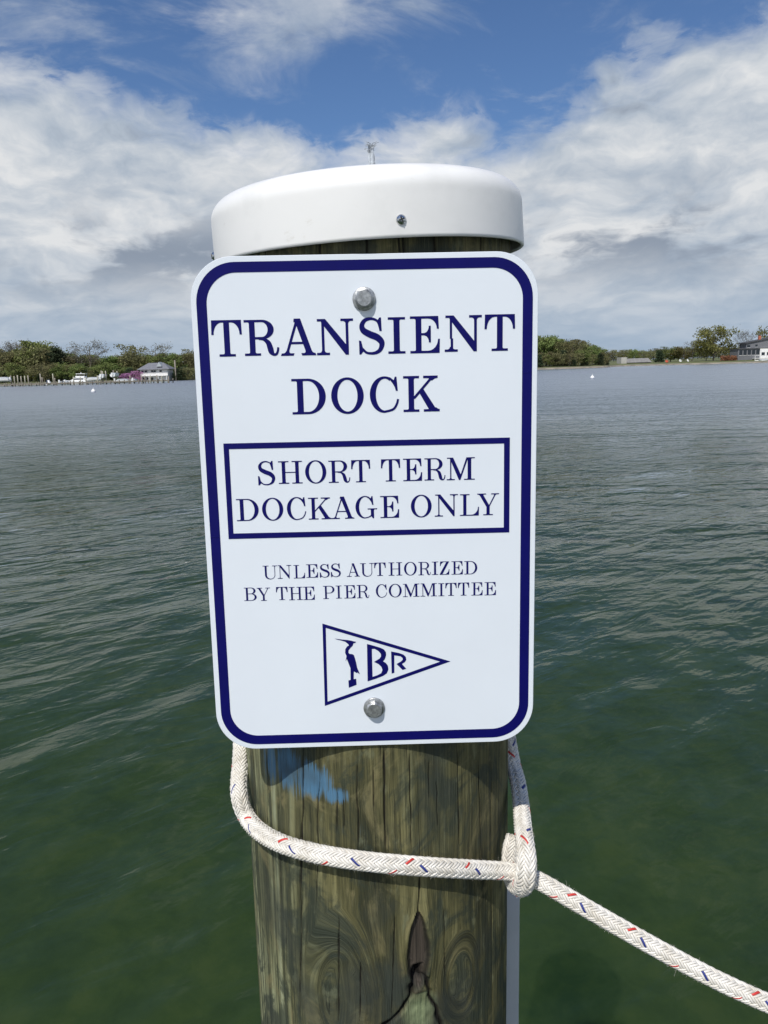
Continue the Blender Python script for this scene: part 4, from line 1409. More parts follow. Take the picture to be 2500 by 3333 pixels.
rope, C_, T_, A_, B_, F_ = braid(path1, 'mooring_rope', relax=(0.17, 0.06))
tag(rope, 'white braided mooring rope with red and blue flecks looped round the wooden piling', 'rope')
core_tube(C_, A_, B_, F_, rope)
fuzz(C_, A_, B_, T_, F_, rope, 9000, 2)
# the run beyond, down towards the water, coarser
cend = C_[-1]
slope = T_[-1] / -T_[-1][2]
far_end = [cend + slope * q + np.array([0.10, 0.02, 0.0]) * (q / 1.5) ** 2 for q in (0.12, 0.35, 0.7, 1.1, 1.45, cend[2] + 0.06)]
path2 = [(*(cend - T_[-1] * 0.01), 1.0)] + [(*p, 1.0) for p in far_end]
r2, C2, T2, A2, B2, F2 = braid(path2, 'rope_tail', rope, per_turn=18, sides=4)
core_tube(C2, A2, B2, F2, r2, 3)

# ================================================================== BUOYS
MAT_BUOY = pmat('buoy_white', (0.80, 0.80, 0.79), 0.45, var=0.05, vscale=4)
MAT_BUOYB = pmat('buoy_band', (0.05, 0.10, 0.32), 0.5)
MAT_TIMBER_F = pmat('grey_dock_timber', (0.17, 0.155, 0.13), 0.9, var=0.35, vscale=0.8)
MAT_POST = pmat('mooring_post', (0.33, 0.30, 0.25), 0.9, var=0.35, vscale=0.9, objvar=0.3)


def buoy(px, py_base, py_top, label):
    d = ray(px, py_base)
    t = -CAMH / d[2]
    p = CAMP + d * t
    s = (py_base - py_top) * t / FPX
    b = empty('mooring_buoy', (p[0], p[1], 0))
    tag(b, label, 'buoy', 'white mooring buoys')
    k = s / 0.74
    prof = [(0.001, -0.30), (0.20, -0.25), (0.335, -0.08), (0.36, 0.08), (0.335, 0.24), (0.24, 0.40), (0.12, 0.50), (0.06, 0.53), (0.001, 0.53)]
    MB().lathe([(r * k, z * k) for r, z in prof], 20).build('float', MAT_BUOY, b, True)
    MB().lathe([(0.362 * k, 0.04 * k), (0.366 * k, 0.05 * k), (0.366 * k, 0.10 * k), (0.362 * k, 0.11 * k)], 20).build('band', MAT_BUOYB, b, True)
    ri = MB()
    ri.tube([(0, 0, 0.50 * k), (0, 0, 0.62 * k)], 0.025 * k, 8)
    ri.tube([(0.07 * k * math.cos(R(a)), 0, (0.68 + 0.07 * math.sin(R(a))) * k) for a in range(0, 361, 30)], 0.018 * k, 6, False)
    ri.build('ring', MAT_BUOY, b)


buoy(304.5, 1277, 1262, 'white mooring buoy floating off the long pier with boats')
buoy(1928, 1232, 1218, 'white mooring buoy floating off the wooded point with the sandy edge')


# ================================================================== TREES
def leafmat(name, lo, hi, var=0.25):
    m = bpy.data.materials.new(name)
    m.use_nodes = True
    t = NT(m.node_tree)
    b = m.node_tree.nodes['Principled BSDF']
    oi = t.n('ShaderNodeObjectInfo')
    geo = t.n('ShaderNodeNewGeometry')
    f = t.math('ADD', t.math('MULTIPLY', t.noise(geo.outputs['Position'], 0.55, 4.0, 0.6), 0.75), t.math('MULTIPLY', geo.outputs['Random Per Island'], 0.25))
    c = t.ramp(f, [(0.28, lo), (0.68, hi)])
    hs = t.n('ShaderNodeHueSaturation', {'Hue': t.math('ADD', 0.478, t.math('MULTIPLY', oi.outputs['Random'], 0.044)), 'Saturation': 0.92, 'Value': t.math('ADD', 1 - var, t.math('MULTIPLY', oi.outputs['Random'], 2 * var)), 'Color': c})
    t.put(b.inputs['Base Color'], hs.outputs[0])
    b.inputs['Roughness'].default_value = 0.8
    b.inputs['Specular IOR Level'].default_value = 0.15
    tl = t.n('ShaderNodeBsdfTranslucent', {'Color': hs.outputs[0]})
    mx = t.n('ShaderNodeMixShader', {0: 0.35, 1: b.outputs[0], 2: tl.outputs[0]})
    t.put(m.node_tree.nodes['Material Output'].inputs['Surface'], mx.outputs[0])
    return m


LEAF = {
    'spring': leafmat('spring_leaves', (0.105, 0.150, 0.040), (0.25, 0.30, 0.085)),
    'olive': leafmat('budding_leaves', (0.130, 0.135, 0.058), (0.28, 0.27, 0.115)),
    'dark': leafmat('evergreen_needles', (0.035, 0.058, 0.030), (0.085, 0.120, 0.058)),
    'bare': leafmat('bare_twigs', (0.12, 0.11, 0.085), (0.21, 0.195, 0.15)),
    'pink': leafmat('pink_blossom', (0.40, 0.15, 0.33), (0.62, 0.31, 0.52), 0.1),
    'oak': leafmat('golden_green_leaves', (0.11, 0.115, 0.034), (0.25, 0.235, 0.070)),
}
MAT_BARK = pmat('bark', (0.10, 0.085, 0.065), 0.95, var=0.4, vscale=3.0, objvar=0.25)


def tree_proto(kind, seed):
    """unit tree: 1 m tall with trunk, limbs and a crown of leaf tufts"""
    rg = np.random.default_rng(seed)
    tr = MB()
    V, F = [], []
    tips = []
    hgt = 1.0
    th0 = {'spring': 0.08, 'olive': 0.06, 'dark': 0.06, 'bare': 0.30, 'pink': 0.12, 'oak': 0.17}[kind]
    rw = {'spring': 0.34, 'olive': 0.33, 'dark': 0.20, 'bare': 0.32, 'pink': 0.55, 'oak': 0.50}[kind]
    lean = rg.normal(size=2) * 0.03
    top = np.array([lean[0], lean[1], 0.86])
    tr.tube([(0, 0, -0.06), (lean[0] * 0.3, lean[1] * 0.3, 0.3), tuple(top * [1, 1, 0.75]), tuple(top)], [0.024, 0.018, 0.011, 0.004], 6)
    nl = {'spring': 17, 'olive': 17, 'dark': 26, 'bare': 16, 'pink': 12, 'oak': 20}[kind]
    for i in range(nl):
        z = th0 + (0.80 - th0) * (i + rg.uniform(0, 1)) / nl
        az = i * 2.4 + rg.normal() * 0.4
        base = np.array([lean[0] * z, lean[1] * z, z])
        if kind == 'dark':
            ln = rw * (1.05 - z) * rg.uniform(0.8, 1.15)
            rise = rg.uniform(-0.05, 0.12)
        else:
            prof_ = math.sin(math.pi * min(1, max(0.12, (z - th0 * 0.6) / (1.02 - th0 * 0.6))) ** 0.8)
            ln = rw * (0.35 + 0.75 * prof_) * rg.uniform(0.7, 1.2)
            rise = rg.uniform(0.25, 0.75) * (1 if kind != 'oak' else 0.55)
        end = base + np.array([math.cos(az) * ln, math.sin(az) * ln, ln * rise])
        mid = base + (end - base) * 0.5 + np.array([0, 0, -0.02 + 0.03 * rg.normal()])
        tr.tube([tuple(base), tuple(mid), tuple(end)], [0.009 * (1.1 - z) + 0.002, 0.005 * (1.1 - z) + 0.0015, 0.0015], 4, False)
        for q in (0.55, 0.8, 1.0):
            tips.append(base + (end - base) * q)
        for _ in range(3 if kind != 'bare' else 7):
            q = rg.uniform(0.35, 1.0)
            b0 = base + (end - base) * q
            dv = rg.normal(size=3) * [0.5, 0.5, 0.45] + (end - base) / (ln + 1e-6) * 0.5 + [0, 0, 0.35]
            dv /= np.linalg.norm(dv)
            l2 = rg.uniform(0.07, 0.16)
            tr.tube([tuple(b0), tuple(b0 + dv * l2)], [0.0028, 0.0008], 3, False)
            tips.append(b0 + dv * l2)
            if kind == 'bare':
                for _ in range(2):
                    d2 = dv + rg.normal(size=3) * 0.6
                    d2 /= np.linalg.norm(d2)
                    b1 = b0 + dv * l2 * rg.uniform(0.4, 1)
                    tr.tube([tuple(b1), tuple(b1 + d2 * l2 * 0.7)], [0.0018, 0.0006], 3, False)
    tips.append(top)
    # leaf tufts
    per = {'spring': 26, 'olive': 22, 'dark': 22, 'bare': 7, 'pink': 24, 'oak': 30}[kind]
    sp = {'spring': 0.062, 'olive': 0.060, 'dark': 0.036, 'bare': 0.05, 'pink': 0.085, 'oak': 0.062}[kind]
    sz = {'spring': 0.026, 'olive': 0.023, 'dark': 0.024, 'bare': 0.013, 'pink': 0.036, 'oak': 0.024}[kind]
    for tp in tips:
        k_ = max(1, int(per * rg.uniform(0.45, 1.3)))
        for _ in range(k_):
            c = tp + rg.normal(size=3) * sp * [1, 1, 0.7]
            c[2] = min(c[2], 1.0 + 0.01 * rg.normal())
            a = rg.normal(size=3)
            a /= np.linalg.norm(a)
            b = np.cross(a, rg.normal(size=3))
            b /= np.linalg.norm(b) + 1e-9
            s = sz * rg.uniform(0.6, 1.4)
            k = len(V)
            V += [tuple(c - a * s), tuple(c + b * s * 0.7), tuple(c + a * s), tuple(c - b * s * 0.7)]
            F.append((k, k + 1, k + 2, k + 3))
    mt = bpy.data.meshes.new('trunk')
    mt.from_pydata(tr.v, [], tr.f)
    mt.materials.append(MAT_BARK)
    mc = bpy.data.meshes.new('crown')
    mc.from_pydata(V, [], F)
    mc.materials.append(LEAF[kind])
    return mt, mc


PROTO = {k: [tree_proto(k, 100 * i + j) for j in range(n)] for i, (k, n) in enumerate((('spring', 4), ('olive', 4), ('dark', 2), ('bare', 3), ('pink', 2), ('oak', 2)))}
rt = random.Random(12)


def tree(kind, px, Y, height, label, group=None, name=None, squash=1.0, proto=None, cat='tree'):
    x = bgx(px, Y)
    z = land_z(x, Y) - 0.15
    mt, mc = PROTO[kind][proto if proto is not None else rt.randrange(len(PROTO[kind]))]
    e = empty(name or {'spring': 'spring_tree', 'olive': 'budding_tree', 'dark': 'evergreen_tree', 'bare': 'bare_tree', 'pink': 'redbud_tree', 'oak': 'shade_tree'}[kind], (x, Y, z), rt.uniform(0, 6.28))
    e.scale = (height * squash, height * squash, height)
    tag(e, label, cat, group)
    for nm, me in (('trunk', mt), ('crown', mc)):
        o = bpy.data.objects.new(nm, me)
        COL.objects.link(o)
        o.parent = e
    return e


def top_h(px, py, Y):
    """height of a tree whose top shows at photo row py"""
    return max(2.0, bgz(px, py, Y) - land_z(bgx(px, Y), Y) + 0.15)


# --- wood behind the pier: skyline rows read from the photograph (column, top row)
def by_pier(px):
    for lim, txt in ((20, 'past the covered boat on the lift'), (105, 'behind the post cluster'), (205, 'behind the two tall mooring posts'), (300, 'behind the cruiser'), (398, 'behind the boat lifts'), (456, 'behind the pink redbuds'), (556, 'behind the waterside house')):
        if px < lim:
            return txt
    return 'beside the sailing boats'


def by_lawn(px):
    for lim, txt in ((2130, 'behind the boathouse'), (2265, 'behind the dinghies'), (2400, 'behind the big shade tree')):
        if px < lim:
            return txt
    return 'behind the dark grey house'


SKY_L = [(-200, 1150), (-60, 1155), (0, 1142), (30, 1132), (60, 1138), (90, 1124), (120, 1113), (145, 1130), (170, 1145), (200, 1135), (240, 1152), (280, 1150), (320, 1158), (360, 1160), (400, 1152), (440, 1148), (480, 1156), (520, 1150), (560, 1144), (600, 1142), (650, 1140)]
gl = 'trees in the wood behind the pier'
lab = {'spring': 'fresh green leafy tree in the wood ', 'olive': 'olive brown budding tree in the wood ', 'dark': 'dark evergreen tree in the wood '}
px = -190
i = 0
while px < 640:
    yt = np.interp(px, [a for a, _ in SKY_L], [b for _, b in SKY_L])
    Y = 318 + rt.uniform(0, 26)
    kd = rt.choice(['spring', 'olive', 'olive', 'spring', 'olive'])
    tree(kd, px + rt.uniform(-4, 4), Y, top_h(px, yt + rt.uniform(-3, 10), Y) * rt.uniform(0.93, 1.03), lab[kd] + by_pier(px), gl + ' ' + by_pier(px) + ', ' + kd, squash=rt.uniform(0.9, 1.25))
    px += rt.uniform(9, 14)
px = -180
while px < 630:                     # lower front row on the bank
    if not 440 < px < 556:
        Y = 300 + rt.uniform(0, 8)
        kd = rt.choice(['spring', 'olive', 'olive', 'dark', 'spring'])
        tree(kd, px, Y, rt.uniform(3.0, 7.6), lab[kd].replace('in the wood', 'low on the bank') + by_pier(px), gl + ' edge ' + by_pier(px) + ', ' + kd, squash=rt.uniform(1.1, 1.6))
    px += rt.uniform(10, 17)
px = -1500
while px < -195:                    # the wood goes on along the bank past the end of the pier
    Y = 312 + rt.uniform(0, 40)
    kd = rt.choice(['spring', 'olive', 'olive'])
    tree(kd, px, Y, rt.uniform(7.5, 13), lab[kd] + 'beyond the far end of the pier', 'trees beyond the pier end, ' + kd, squash=rt.uniform(1.1, 1.5))
    px += rt.uniform(16, 30)
# marked individuals
tree('bare', 52, 330, top_h(52, 1108, 330), 'thin bare grey tree rising above the wood beside a round green crown', proto=0, squash=0.9)
tree('bare', 72, 333, top_h(72, 1104, 333), 'tall bare twiggy tree behind the round green crown', proto=1, squash=0.7)
tree('spring', 118, 322, top_h(118, 1111, 322), 'tall round bright green tree standing highest in the wood behind the pier', proto=0, squash=0.95)
tree('dark', 193, 318, top_h(193, 1113, 318), 'dark pointed evergreen standing above the wood behind the cruiser', proto=0, squash=1.15)
tree('bare', 165, 326, top_h(165, 1117, 326), 'pale bare tree between the bright green tree and the dark evergreen', proto=2)
tree('bare', 222, 324, top_h(222, 1130, 324), 'rounded greyish bare tree next to the dark evergreen', proto=1)
tree('bare', 298, 320, top_h(298, 1108, 320), 'tall spreading bare tree standing clear above the wood near the cruiser', proto=0, squash=1.25)
tree('olive', 432, 326, top_h(432, 1121, 326), 'airy half-leafed tree above the wood left of the house roof', proto=1, squash=1.0)
tree('bare', 512, 330, top_h(512, 1115, 330), 'lone airy tree rising behind the grey roof of the waterside house', proto=2, squash=1.2)
tree('pink', 410, 294.5, 3.6, 'smaller pink flowering redbud on the bank beside the waterside house', 'pink redbuds by the house', proto=0)
tree('pink', 446, 295, 4.2, 'larger pink flowering redbud against the corner of the waterside house', 'pink redbuds by the house', proto=1, squash=0.95)
# --- trees across the cove, behind the sign
px = 655
while px < 1745:
    Y = 500 + rt.uniform(0, 40)
    kd = rt.choice(['spring', 'olive', 'olive'])
    tree(kd, px, Y, rt.uniform(10, 15), {'spring': 'green tree on the far side of the cove behind the sign', 'olive': 'brownish budding tree on the far side of the cove behind the sign'}[kd], 'trees across the cove, ' + kd, squash=rt.uniform(1.0, 1.4))
    px += rt.uniform(16, 26)
# --- wooded point right of the sign
SKY_P = [(1640, 1092), (1760, 1092), (1800, 1100), (1825, 1106), (1850, 1106), (1885, 1104), (1900, 1122), (1930, 1124), (1955, 1134), (1978, 1150)]
labp = {'spring': 'green leafy tree on the wooded point with the sandy edge', 'olive': 'brownish budding tree on the wooded point with the sandy edge', 'dark': 'dark green bush on the wooded point with the sandy edge'}
px = 1660
while px < 1978:
    yt = np.interp(px, [a for a, _ in SKY_P], [b for _, b in SKY_P])
    Y = 326 + rt.uniform(0, 20)
    kd = rt.choice(['spring', 'olive', 'spring'])
    tree(kd, px, Y, top_h(px, yt + rt.uniform(-2, 6), Y), labp[kd], 'trees on the wooded point, ' + kd, squash=rt.uniform(0.9, 1.2))
    px += rt.uniform(8, 12)
px = 1655
while px < 1985:
    Y = float(shore_r(math.degrees(math.atan2(bgx(px, 310), 310)))) + 7 + rt.uniform(0, 5)
    kd = rt.choice(['spring', 'olive', 'olive', 'dark'])
    tree(kd, px, Y, rt.uniform(4.2, 7.5) * (0.75 if px > 1900 else 1), labp[kd].replace('on the wooded', 'low along the wooded') if kd != 'dark' else labp[kd], 'bushes along the wooded point, ' + kd, squash=rt.uniform(1.0, 1.4))
    px += rt.uniform(9, 14)
# --- low far trees and the lawn side
px = 1975
while px < 2560:
    Y = 560 + rt.uniform(0, 60)
    kd = rt.choice(['spring', 'olive', 'olive'])
    tree(kd, px, Y, rt.uniform(6.5, 9.5), {'spring': 'low green tree in the distance ', 'olive': 'low brownish tree in the distance '}[kd] + by_lawn(px), 'far trees ' + by_lawn(px) + ', ' + kd, squash=rt.uniform(1.1, 1.6))
    px += rt.uniform(9, 15)
tree('dark', 2144, 372, 6.6, 'dark cone-shaped evergreen on the lawn beside the boathouse', proto=1, squash=1.5)
tree('spring', 2182, 376, 7.2, 'rounded green bushy tree on the lawn beside the dark evergreen', proto=2, squash=1.5)
tree('oak', 2226, 372, 7.0, 'low spreading olive tree on the lawn left of the big shade tree', proto=0, squash=1.5)
tree('bare', 2252, 366, 9.2, 'grey thinly leafed tree leaning beside the big shade tree', proto=0, squash=1.1)
tree('oak', 2322, 352, top_h(2335, 1059, 352), 'big golden green shade tree standing on the lawn by the grey house', proto=1, squash=0.95)
tree('oak', 2298, 356, 11.0, 'golden green tree crowded against the big shade tree', proto=0, squash=0.9)
tree('bare', 2405, 372, top_h(2405, 1075, 372), 'slim bare grey tree left of the grey house roof', 'slim bare trees by the grey house', proto=1, squash=0.45)
tree('bare', 2432, 376, top_h(2432, 1072, 376), 'slim bare grey tree behind the grey house roof', 'slim bare trees by the grey house', proto=2, squash=0.5)
tree('oak', 2510, 372, top_h(2505, 1058, 372), 'golden green tree spreading over the roof of the grey house', proto=0, squash=0.8)

# ================================================================== PIER WITH POSTS
PIER0, PIER1 = (-70, 262), (556, 226)      # (photo column, depth) of both ends


def pier_pt(u):
    pxu = PIER0[0] + (PIER1[0] - PIER0[0]) * u
    Yu = PIER0[1] + (PIER1[1] - PIER0[1]) * u
    return bgx(pxu, Yu), Yu


def build_pier():
    a, b = np.array(pier_pt(0)), np.array(pier_pt(1))
    L = float(np.linalg.norm(b - a))
    ang = math.atan2(b[1] - a[1], b[0] - a[0])
    r = empty('long_pier', (a[0], a[1], 0), ang)
    tag(r, 'long low grey timber pier running along the wooded bank with boats', 'pier')
    MB().box(0, L, -0.9, 0.9, 0.72, 0.86).build('deck', MAT_TIMBER_F, r)
    for s in (-1, 1):
        MB().box(0, L, s * 0.86 - 0.06, s * 0.86 + 0.06, 0.50, 0.715).build('beam', MAT_TIMBER_F, r)
    me = None
    n = 22
    for i in range(n + 1):
        for s in (-1, 1):
            m = MB().tube([(0, 0, -1.5), (0, 0, 0.4), (0, 0, 1.25 if s < 0 else 0.95)], 0.16, 8)
            if me is None:
                o = m.build('pile', MAT_TIMBER_F, r, True)
                me = o.data
            else:
                o = bpy.data.objects.new('pile', me)
                COL.objects.link(o)
                o.parent = r
            o.location = (L * i / n + rt.uniform(-0.2, 0.2) * (0 < i < n) + (0.2 if i == 0 else -0.2 if i == n else 0), s * 1.06, 0)
    return a, b, L, ang


pa, pb, PL_, PANG = build_pier()


def post(px, py_top, Y, rad, label, group):
    x = bgx(px, Y)
    zt = bgz(px, py_top, Y)
    o = MB().tube([(0, 0, -1.4), (0, 0, zt * 0.6), (0, 0, zt - 0.06), (0, 0, zt)], [rad, rad * 0.97, rad * 0.92, rad * 0.6], 8).build('mooring_post', MAT_POST, None, True)
    o.location = (x, Y, 0)
    tag(o, label, 'post', group)


for q, yt in ((37, 1222), (48, 1224), (59, 1221), (70, 1224), (82, 1223), (93, 1222)):
    post(q, yt, 266 + rt.uniform(0, 4), 0.22, 'pale mooring post in the cluster at the pier end away from the house', 'clustered mooring posts')
for q, yt in ((133, 1216), (138, 1228), (174, 1216), (179, 1230)):
    post(q, yt, 262, 0.2, 'tall pale mooring post between the post cluster and the cruiser', 'mooring posts left of the cruiser')
for q, yt in ((332, 1206), (336, 1208), (346, 1207), (371, 1205), (383, 1208)):
    post(q, yt, 258, 0.2, 'boat lift post holding a small white boat near the redbuds', 'boat lift posts')
for q, yt in ((240, 1226), (262, 1226), (280, 1228), (318, 1222), (424, 1222), (461, 1221), (472, 1222), (490, 1222), (511, 1220), (527, 1224), (549, 1225)):
    post(q, yt, float(np.interp(q, [PIER0[0], PIER1[0]], [PIER0[1], PIER1[1]])) - 2.2, 0.17, 'dark grey post along the water side of the pier', 'posts along the pier')


# ================================================================== BOATS
MAT_HULL = pmat('white_gelcoat', (0.78, 0.79, 0.79), 0.3, var=0.04, vscale=1.0)
MAT_CANVAS = pmat('boat_canvas', (0.40, 0.43, 0.46), 0.8)
MAT_GLASS = pmat('dark_window', (0.02, 0.026, 0.032), 0.12)
MAT_MAST = pmat('mast_aluminium', (0.62, 0.63, 0.64), 0.4, metal=0.4)
MAT_STRIPE = pmat('hull_stripe', (0.03, 0.05, 0.11), 0.4)


def hull(L, Bm, D, parent, name='hull', nst=13):
    """lofted hull, bow at +x, keel below z = 0"""
    V, F = [], []
    for i in range(nst):
        u = i / (nst - 1)
        x = -L / 2 + L * u
        wd = Bm / 2 * (1 - max(0, (u - 0.45) / 0.55) ** 2.2) * (0.9 + 0.1 * min(1, u * 4))
        sh = D * (0.62 + 0.38 * u * u)
        kl = -0.28 * D * (1 - max(0, (u - 0.7) / 0.3) ** 2)
        rake = 0.12 * L * max(0, u - 0.8) / 0.2
        xs = x
        for y, z, dx in ((-wd, sh, rake), (-wd * 0.97, sh * 0.55, rake * 0.6), (-wd * 0.8, 0.02, 0.1 * rake), (0, kl, 0), (wd * 0.8, 0.02, 0.1 * rake), (wd * 0.97, sh * 0.55, rake * 0.6), (wd, sh, rake)):
            V.append((xs + dx, y, z))
    for i in range(nst - 1):
        for j in range(6):
            F.append((i * 7 + j, i * 7 + j + 1, (i + 1) * 7 + j + 1, (i + 1) * 7 + j))
        F.append((i * 7, (i + 1) * 7, (i + 1) * 7 + 6, i * 7 + 6))
    F.append(tuple(range(7)))
    return mesh_obj(name, V, F, MAT_HULL, parent)


def prism(side, y0, y1):
    """side profile (x, z) extruded across the boat with slight tumblehome at the top"""
    zs = [p[1] for p in side]
    z0, z1 = min(zs), max(zs)
    n = len(side)
    k = lambda z: 1 - 0.12 * (z - z0) / (z1 - z0 + 1e-6)
    V = [(x, y0 * k(z), z) for x, z in side] + [(x, y1 * k(z), z) for x, z in side]
    F = [tuple(range(n))[::-1], tuple(range(n, 2 * n))] + [(i, (i + 1) % n, n + (i + 1) % n, n + i) for i in range(n)]
    return V, F


def cruiser(px, Y, L, rz, z):
    r = empty('cabin_cruiser', (bgx(px, Y), Y, z), rz)
    tag(r, 'large white cabin cruiser with flybridge moored at the pier', 'boat')
    hull(L, 3.2, 1.45, r)
    s = MB().add(*prism([(-3.0, 0.9), (3.0, 1.1), (1.9, 1.65), (1.2, 2.2), (-2.2, 2.25), (-2.6, 1.6)], -1.25, 1.25)).build('cabin', MAT_HULL, r)
    for sy in (-1, 1):
        y0, y1 = sorted((sy * 1.05, sy * 1.27))
        MB().add(*prism([(-1.9, 1.55), (1.6, 1.58), (1.1, 2.0), (-1.9, 2.0)], y0, y1)).build('window', MAT_GLASS, s)
    MB().add(*prism([(-2.4, 2.25), (0.6, 2.25), (0.9, 2.75), (-2.3, 2.65)], -1.1, 1.1)).build('flybridge', MAT_HULL, r)
    t = MB()
    t.add(*prism([(-2.6, 3.35), (0.6, 3.4), (0.5, 3.52), (-2.6, 3.48)], -1.15, 1.15))
    t.build('hard_top', MAT_HULL, r)
    for x in (-2.3, 0.3):
        for y in (-0.95, 0.95):
            MB().tube([(x, y, 2.4), (x, y, 3.4)], 0.05, 6).build('top_post', MAT_MAST, r)
    MB().tube([(-0.8, 0, 3.5), (-0.9, 0, 4.0)], [0.16, 0.05], 8).build('radar_mast', MAT_HULL, r)
    MB().box(-L / 2 - 0.5, -L / 2 + 0.05, -1.3, 1.3, 0.12, 0.24).build('swim_platform', MAT_HULL, r)
    MB().add(*prism([(-L / 2 + 0.1, 0.98), (-3.05, 0.98), (-3.05, 1.75), (-L / 2 + 0.3, 1.65)], -1.2, 1.2)).build('cockpit_canvas', MAT_GLASS, r)


cruiser(258, 264, 9.2, R(177), 0.05)


def small_boat(px, Y, L, rz, z, label, top=False, cover=False):
    r = empty('motor_boat', (bgx(px, Y), Y, z), rz)
    tag(r, label, 'boat', 'small white boats along the pier')
    hull(L, L * 0.36, L * 0.19, r)
    MB().box(-L / 2 - 0.35, -L / 2 + 0.02, -0.22, 0.22, 0.25, 1.25).build('outboard', MAT_STRIPE if not cover else MAT_HULL, r)
    if cover:
        MB().add(*prism([(-L * 0.45, L * 0.115), (L * 0.4, L * 0.165), (L * 0.1, L * 0.215), (-L * 0.3, L * 0.21)], -L * 0.15, L * 0.15)).build('cover', MAT_CANVAS, r)
    else:
        c = MB().add(*prism([(-0.4, 0.5), (0.45, 0.5), (0.3, 1.35), (-0.3, 1.3)], -0.4, 0.4)).build('console', MAT_HULL, r)
        MB().add(*prism([(0.2, 1.30), (0.42, 1.30), (0.25, 1.75), (0.18, 1.75)], -0.38, 0.38)).build('windscreen', MAT_GLASS, c)
    if top:
        MB().box(-1.1, 0.7, -0.8, 0.8, 2.2, 2.28).build('canopy', MAT_CANVAS, r)
        for x in (-1.0, 0.6):
            for y in (-0.7, 0.7):
                MB().tube([(x, y, 0.6), (x, y, 2.21)], 0.03, 5).build('canopy_post', MAT_MAST, r)


small_boat(8, 268, 6.0, R(170), 1.9, 'white boat raised on a lift beside the post cluster', cover=True)
small_boat(158, 262, 4.2, R(100), 0.35, 'tiny white skiff between two tall mooring posts')
small_boat(202, 263, 3.6, R(85), 0.45, 'small white dinghy stern-on just left of the cruiser', cover=True)
small_boat(217, 263, 3.6, R(95), 0.45, 'small white dinghy under the cruiser bow', cover=True)
small_boat(301, 262, 5.0, R(178), 1.2, 'white runabout just right of the cruiser stern', cover=True)
small_boat(338, 259, 5.4, R(92), 2.0, 'white boat held high between the first pair of lift posts', cover=True)
small_boat(377, 258, 5.4, R(88), 2.3, 'white boat held high between the second pair of lift posts', top=False, cover=True)
small_boat(401, 240, 4.8, R(8), 0.5, 'broad white boat lying along the pier below the smaller redbud', cover=True)
small_boat(437, 238, 4.2, R(95), 0.5, 'white boat at the pier below the larger redbud', cover=True)


def sail_boat(px, Y, L, py_mast, rz, label):
    r = empty('sailing_boat', (bgx(px, Y), Y, 0.0), rz)
    tag(r, label, 'boat', 'sailing boats in the cove')
    hull(L, L * 0.3, L * 0.15, r)
    h = bgz(px, py_mast, Y)
    MB().tube([(0.6, 0, L * 0.1), (0.6, 0, h)], [0.16, 0.10], 7).build('mast', MAT_MAST, r)
    MB().tube([(0.6, 0, L * 0.15 + 1.3), (-L * 0.42, 0, L * 0.15 + 1.25)], 0.12, 7).build('boom', MAT_HULL, r)
    MB().add(*prism([(-L * 0.2, L * 0.10), (L * 0.3, L * 0.13), (L * 0.18, L * 0.19), (-L * 0.18, L * 0.19)], -L * 0.08, L * 0.08)).build('coachroof', MAT_HULL, r)


sail_boat(603, 404, 8.5, 1180, R(185), 'white sailing boat with bare mast in the cove beside the waterside house')
sail_boat(622, 398, 9.5, 1175, R(10), 'larger white sailing boat with bare mast next to the sign edge')
post(573, 1172, 300, 0.28, 'tall pale pole on the bank beside the waterside house', None)

# ================================================================== HOUSES
MAT_SIDING = pmat('pale_siding', (0.66, 0.66, 0.65), 0.7, var=0.08, vscale=0.7)
MAT_SLATE = pmat('grey_roof', (0.17, 0.175, 0.20), 0.8, var=0.15, vscale=0.9)
MAT_GREYWALL = pmat('grey_siding', (0.15, 0.155, 0.17), 0.8, var=0.10, vscale=0.8)
MAT_DKROOF = pmat('dark_roof', (0.06, 0.062, 0.07), 0.8, var=0.2, vscale=0.8)
MAT_TRIM = pmat('white_trim', (0.75, 0.75, 0.74), 0.6)
MAT_BRICK = pmat('brick_red', (0.42, 0.13, 0.07), 0.9, var=0.2, vscale=2)


def gable_or_hip(x0, x1, y0, y1, z0, z1, hip, over=0.5):
    x0 -= over; x1 += over; y0 -= over; y1 += over
    ym = (y0 + y1) / 2
    V = [(x0, y0, z0), (x1, y0, z0), (x1, y1, z0), (x0, y1, z0), (x0 + hip, ym, z1), (x1 - hip, ym, z1)]
    V += [(a, b, c - 0.16) for a, b, c in V[:4]]
    F = [(0, 1, 5, 4), (2, 3, 4, 5), (1, 2, 5), (3, 0, 4), (0, 6, 7, 1), (1, 7, 8, 2), (2, 8, 9, 3), (3, 9, 6, 0), (6, 9, 8, 7)]
    return V, F


def window(parent, x, z, wd, hg, y):
    w_ = MB().box(x - wd / 2, x + wd / 2, y - 0.06, y + 0.05, z, z + hg).build('window', MAT_GLASS, parent)
    MB().box(x - wd / 2 - 0.1, x + wd / 2 + 0.1, y - 0.12, y - 0.062, z - 0.14, z - 0.002).build('sill', MAT_TRIM, w_)


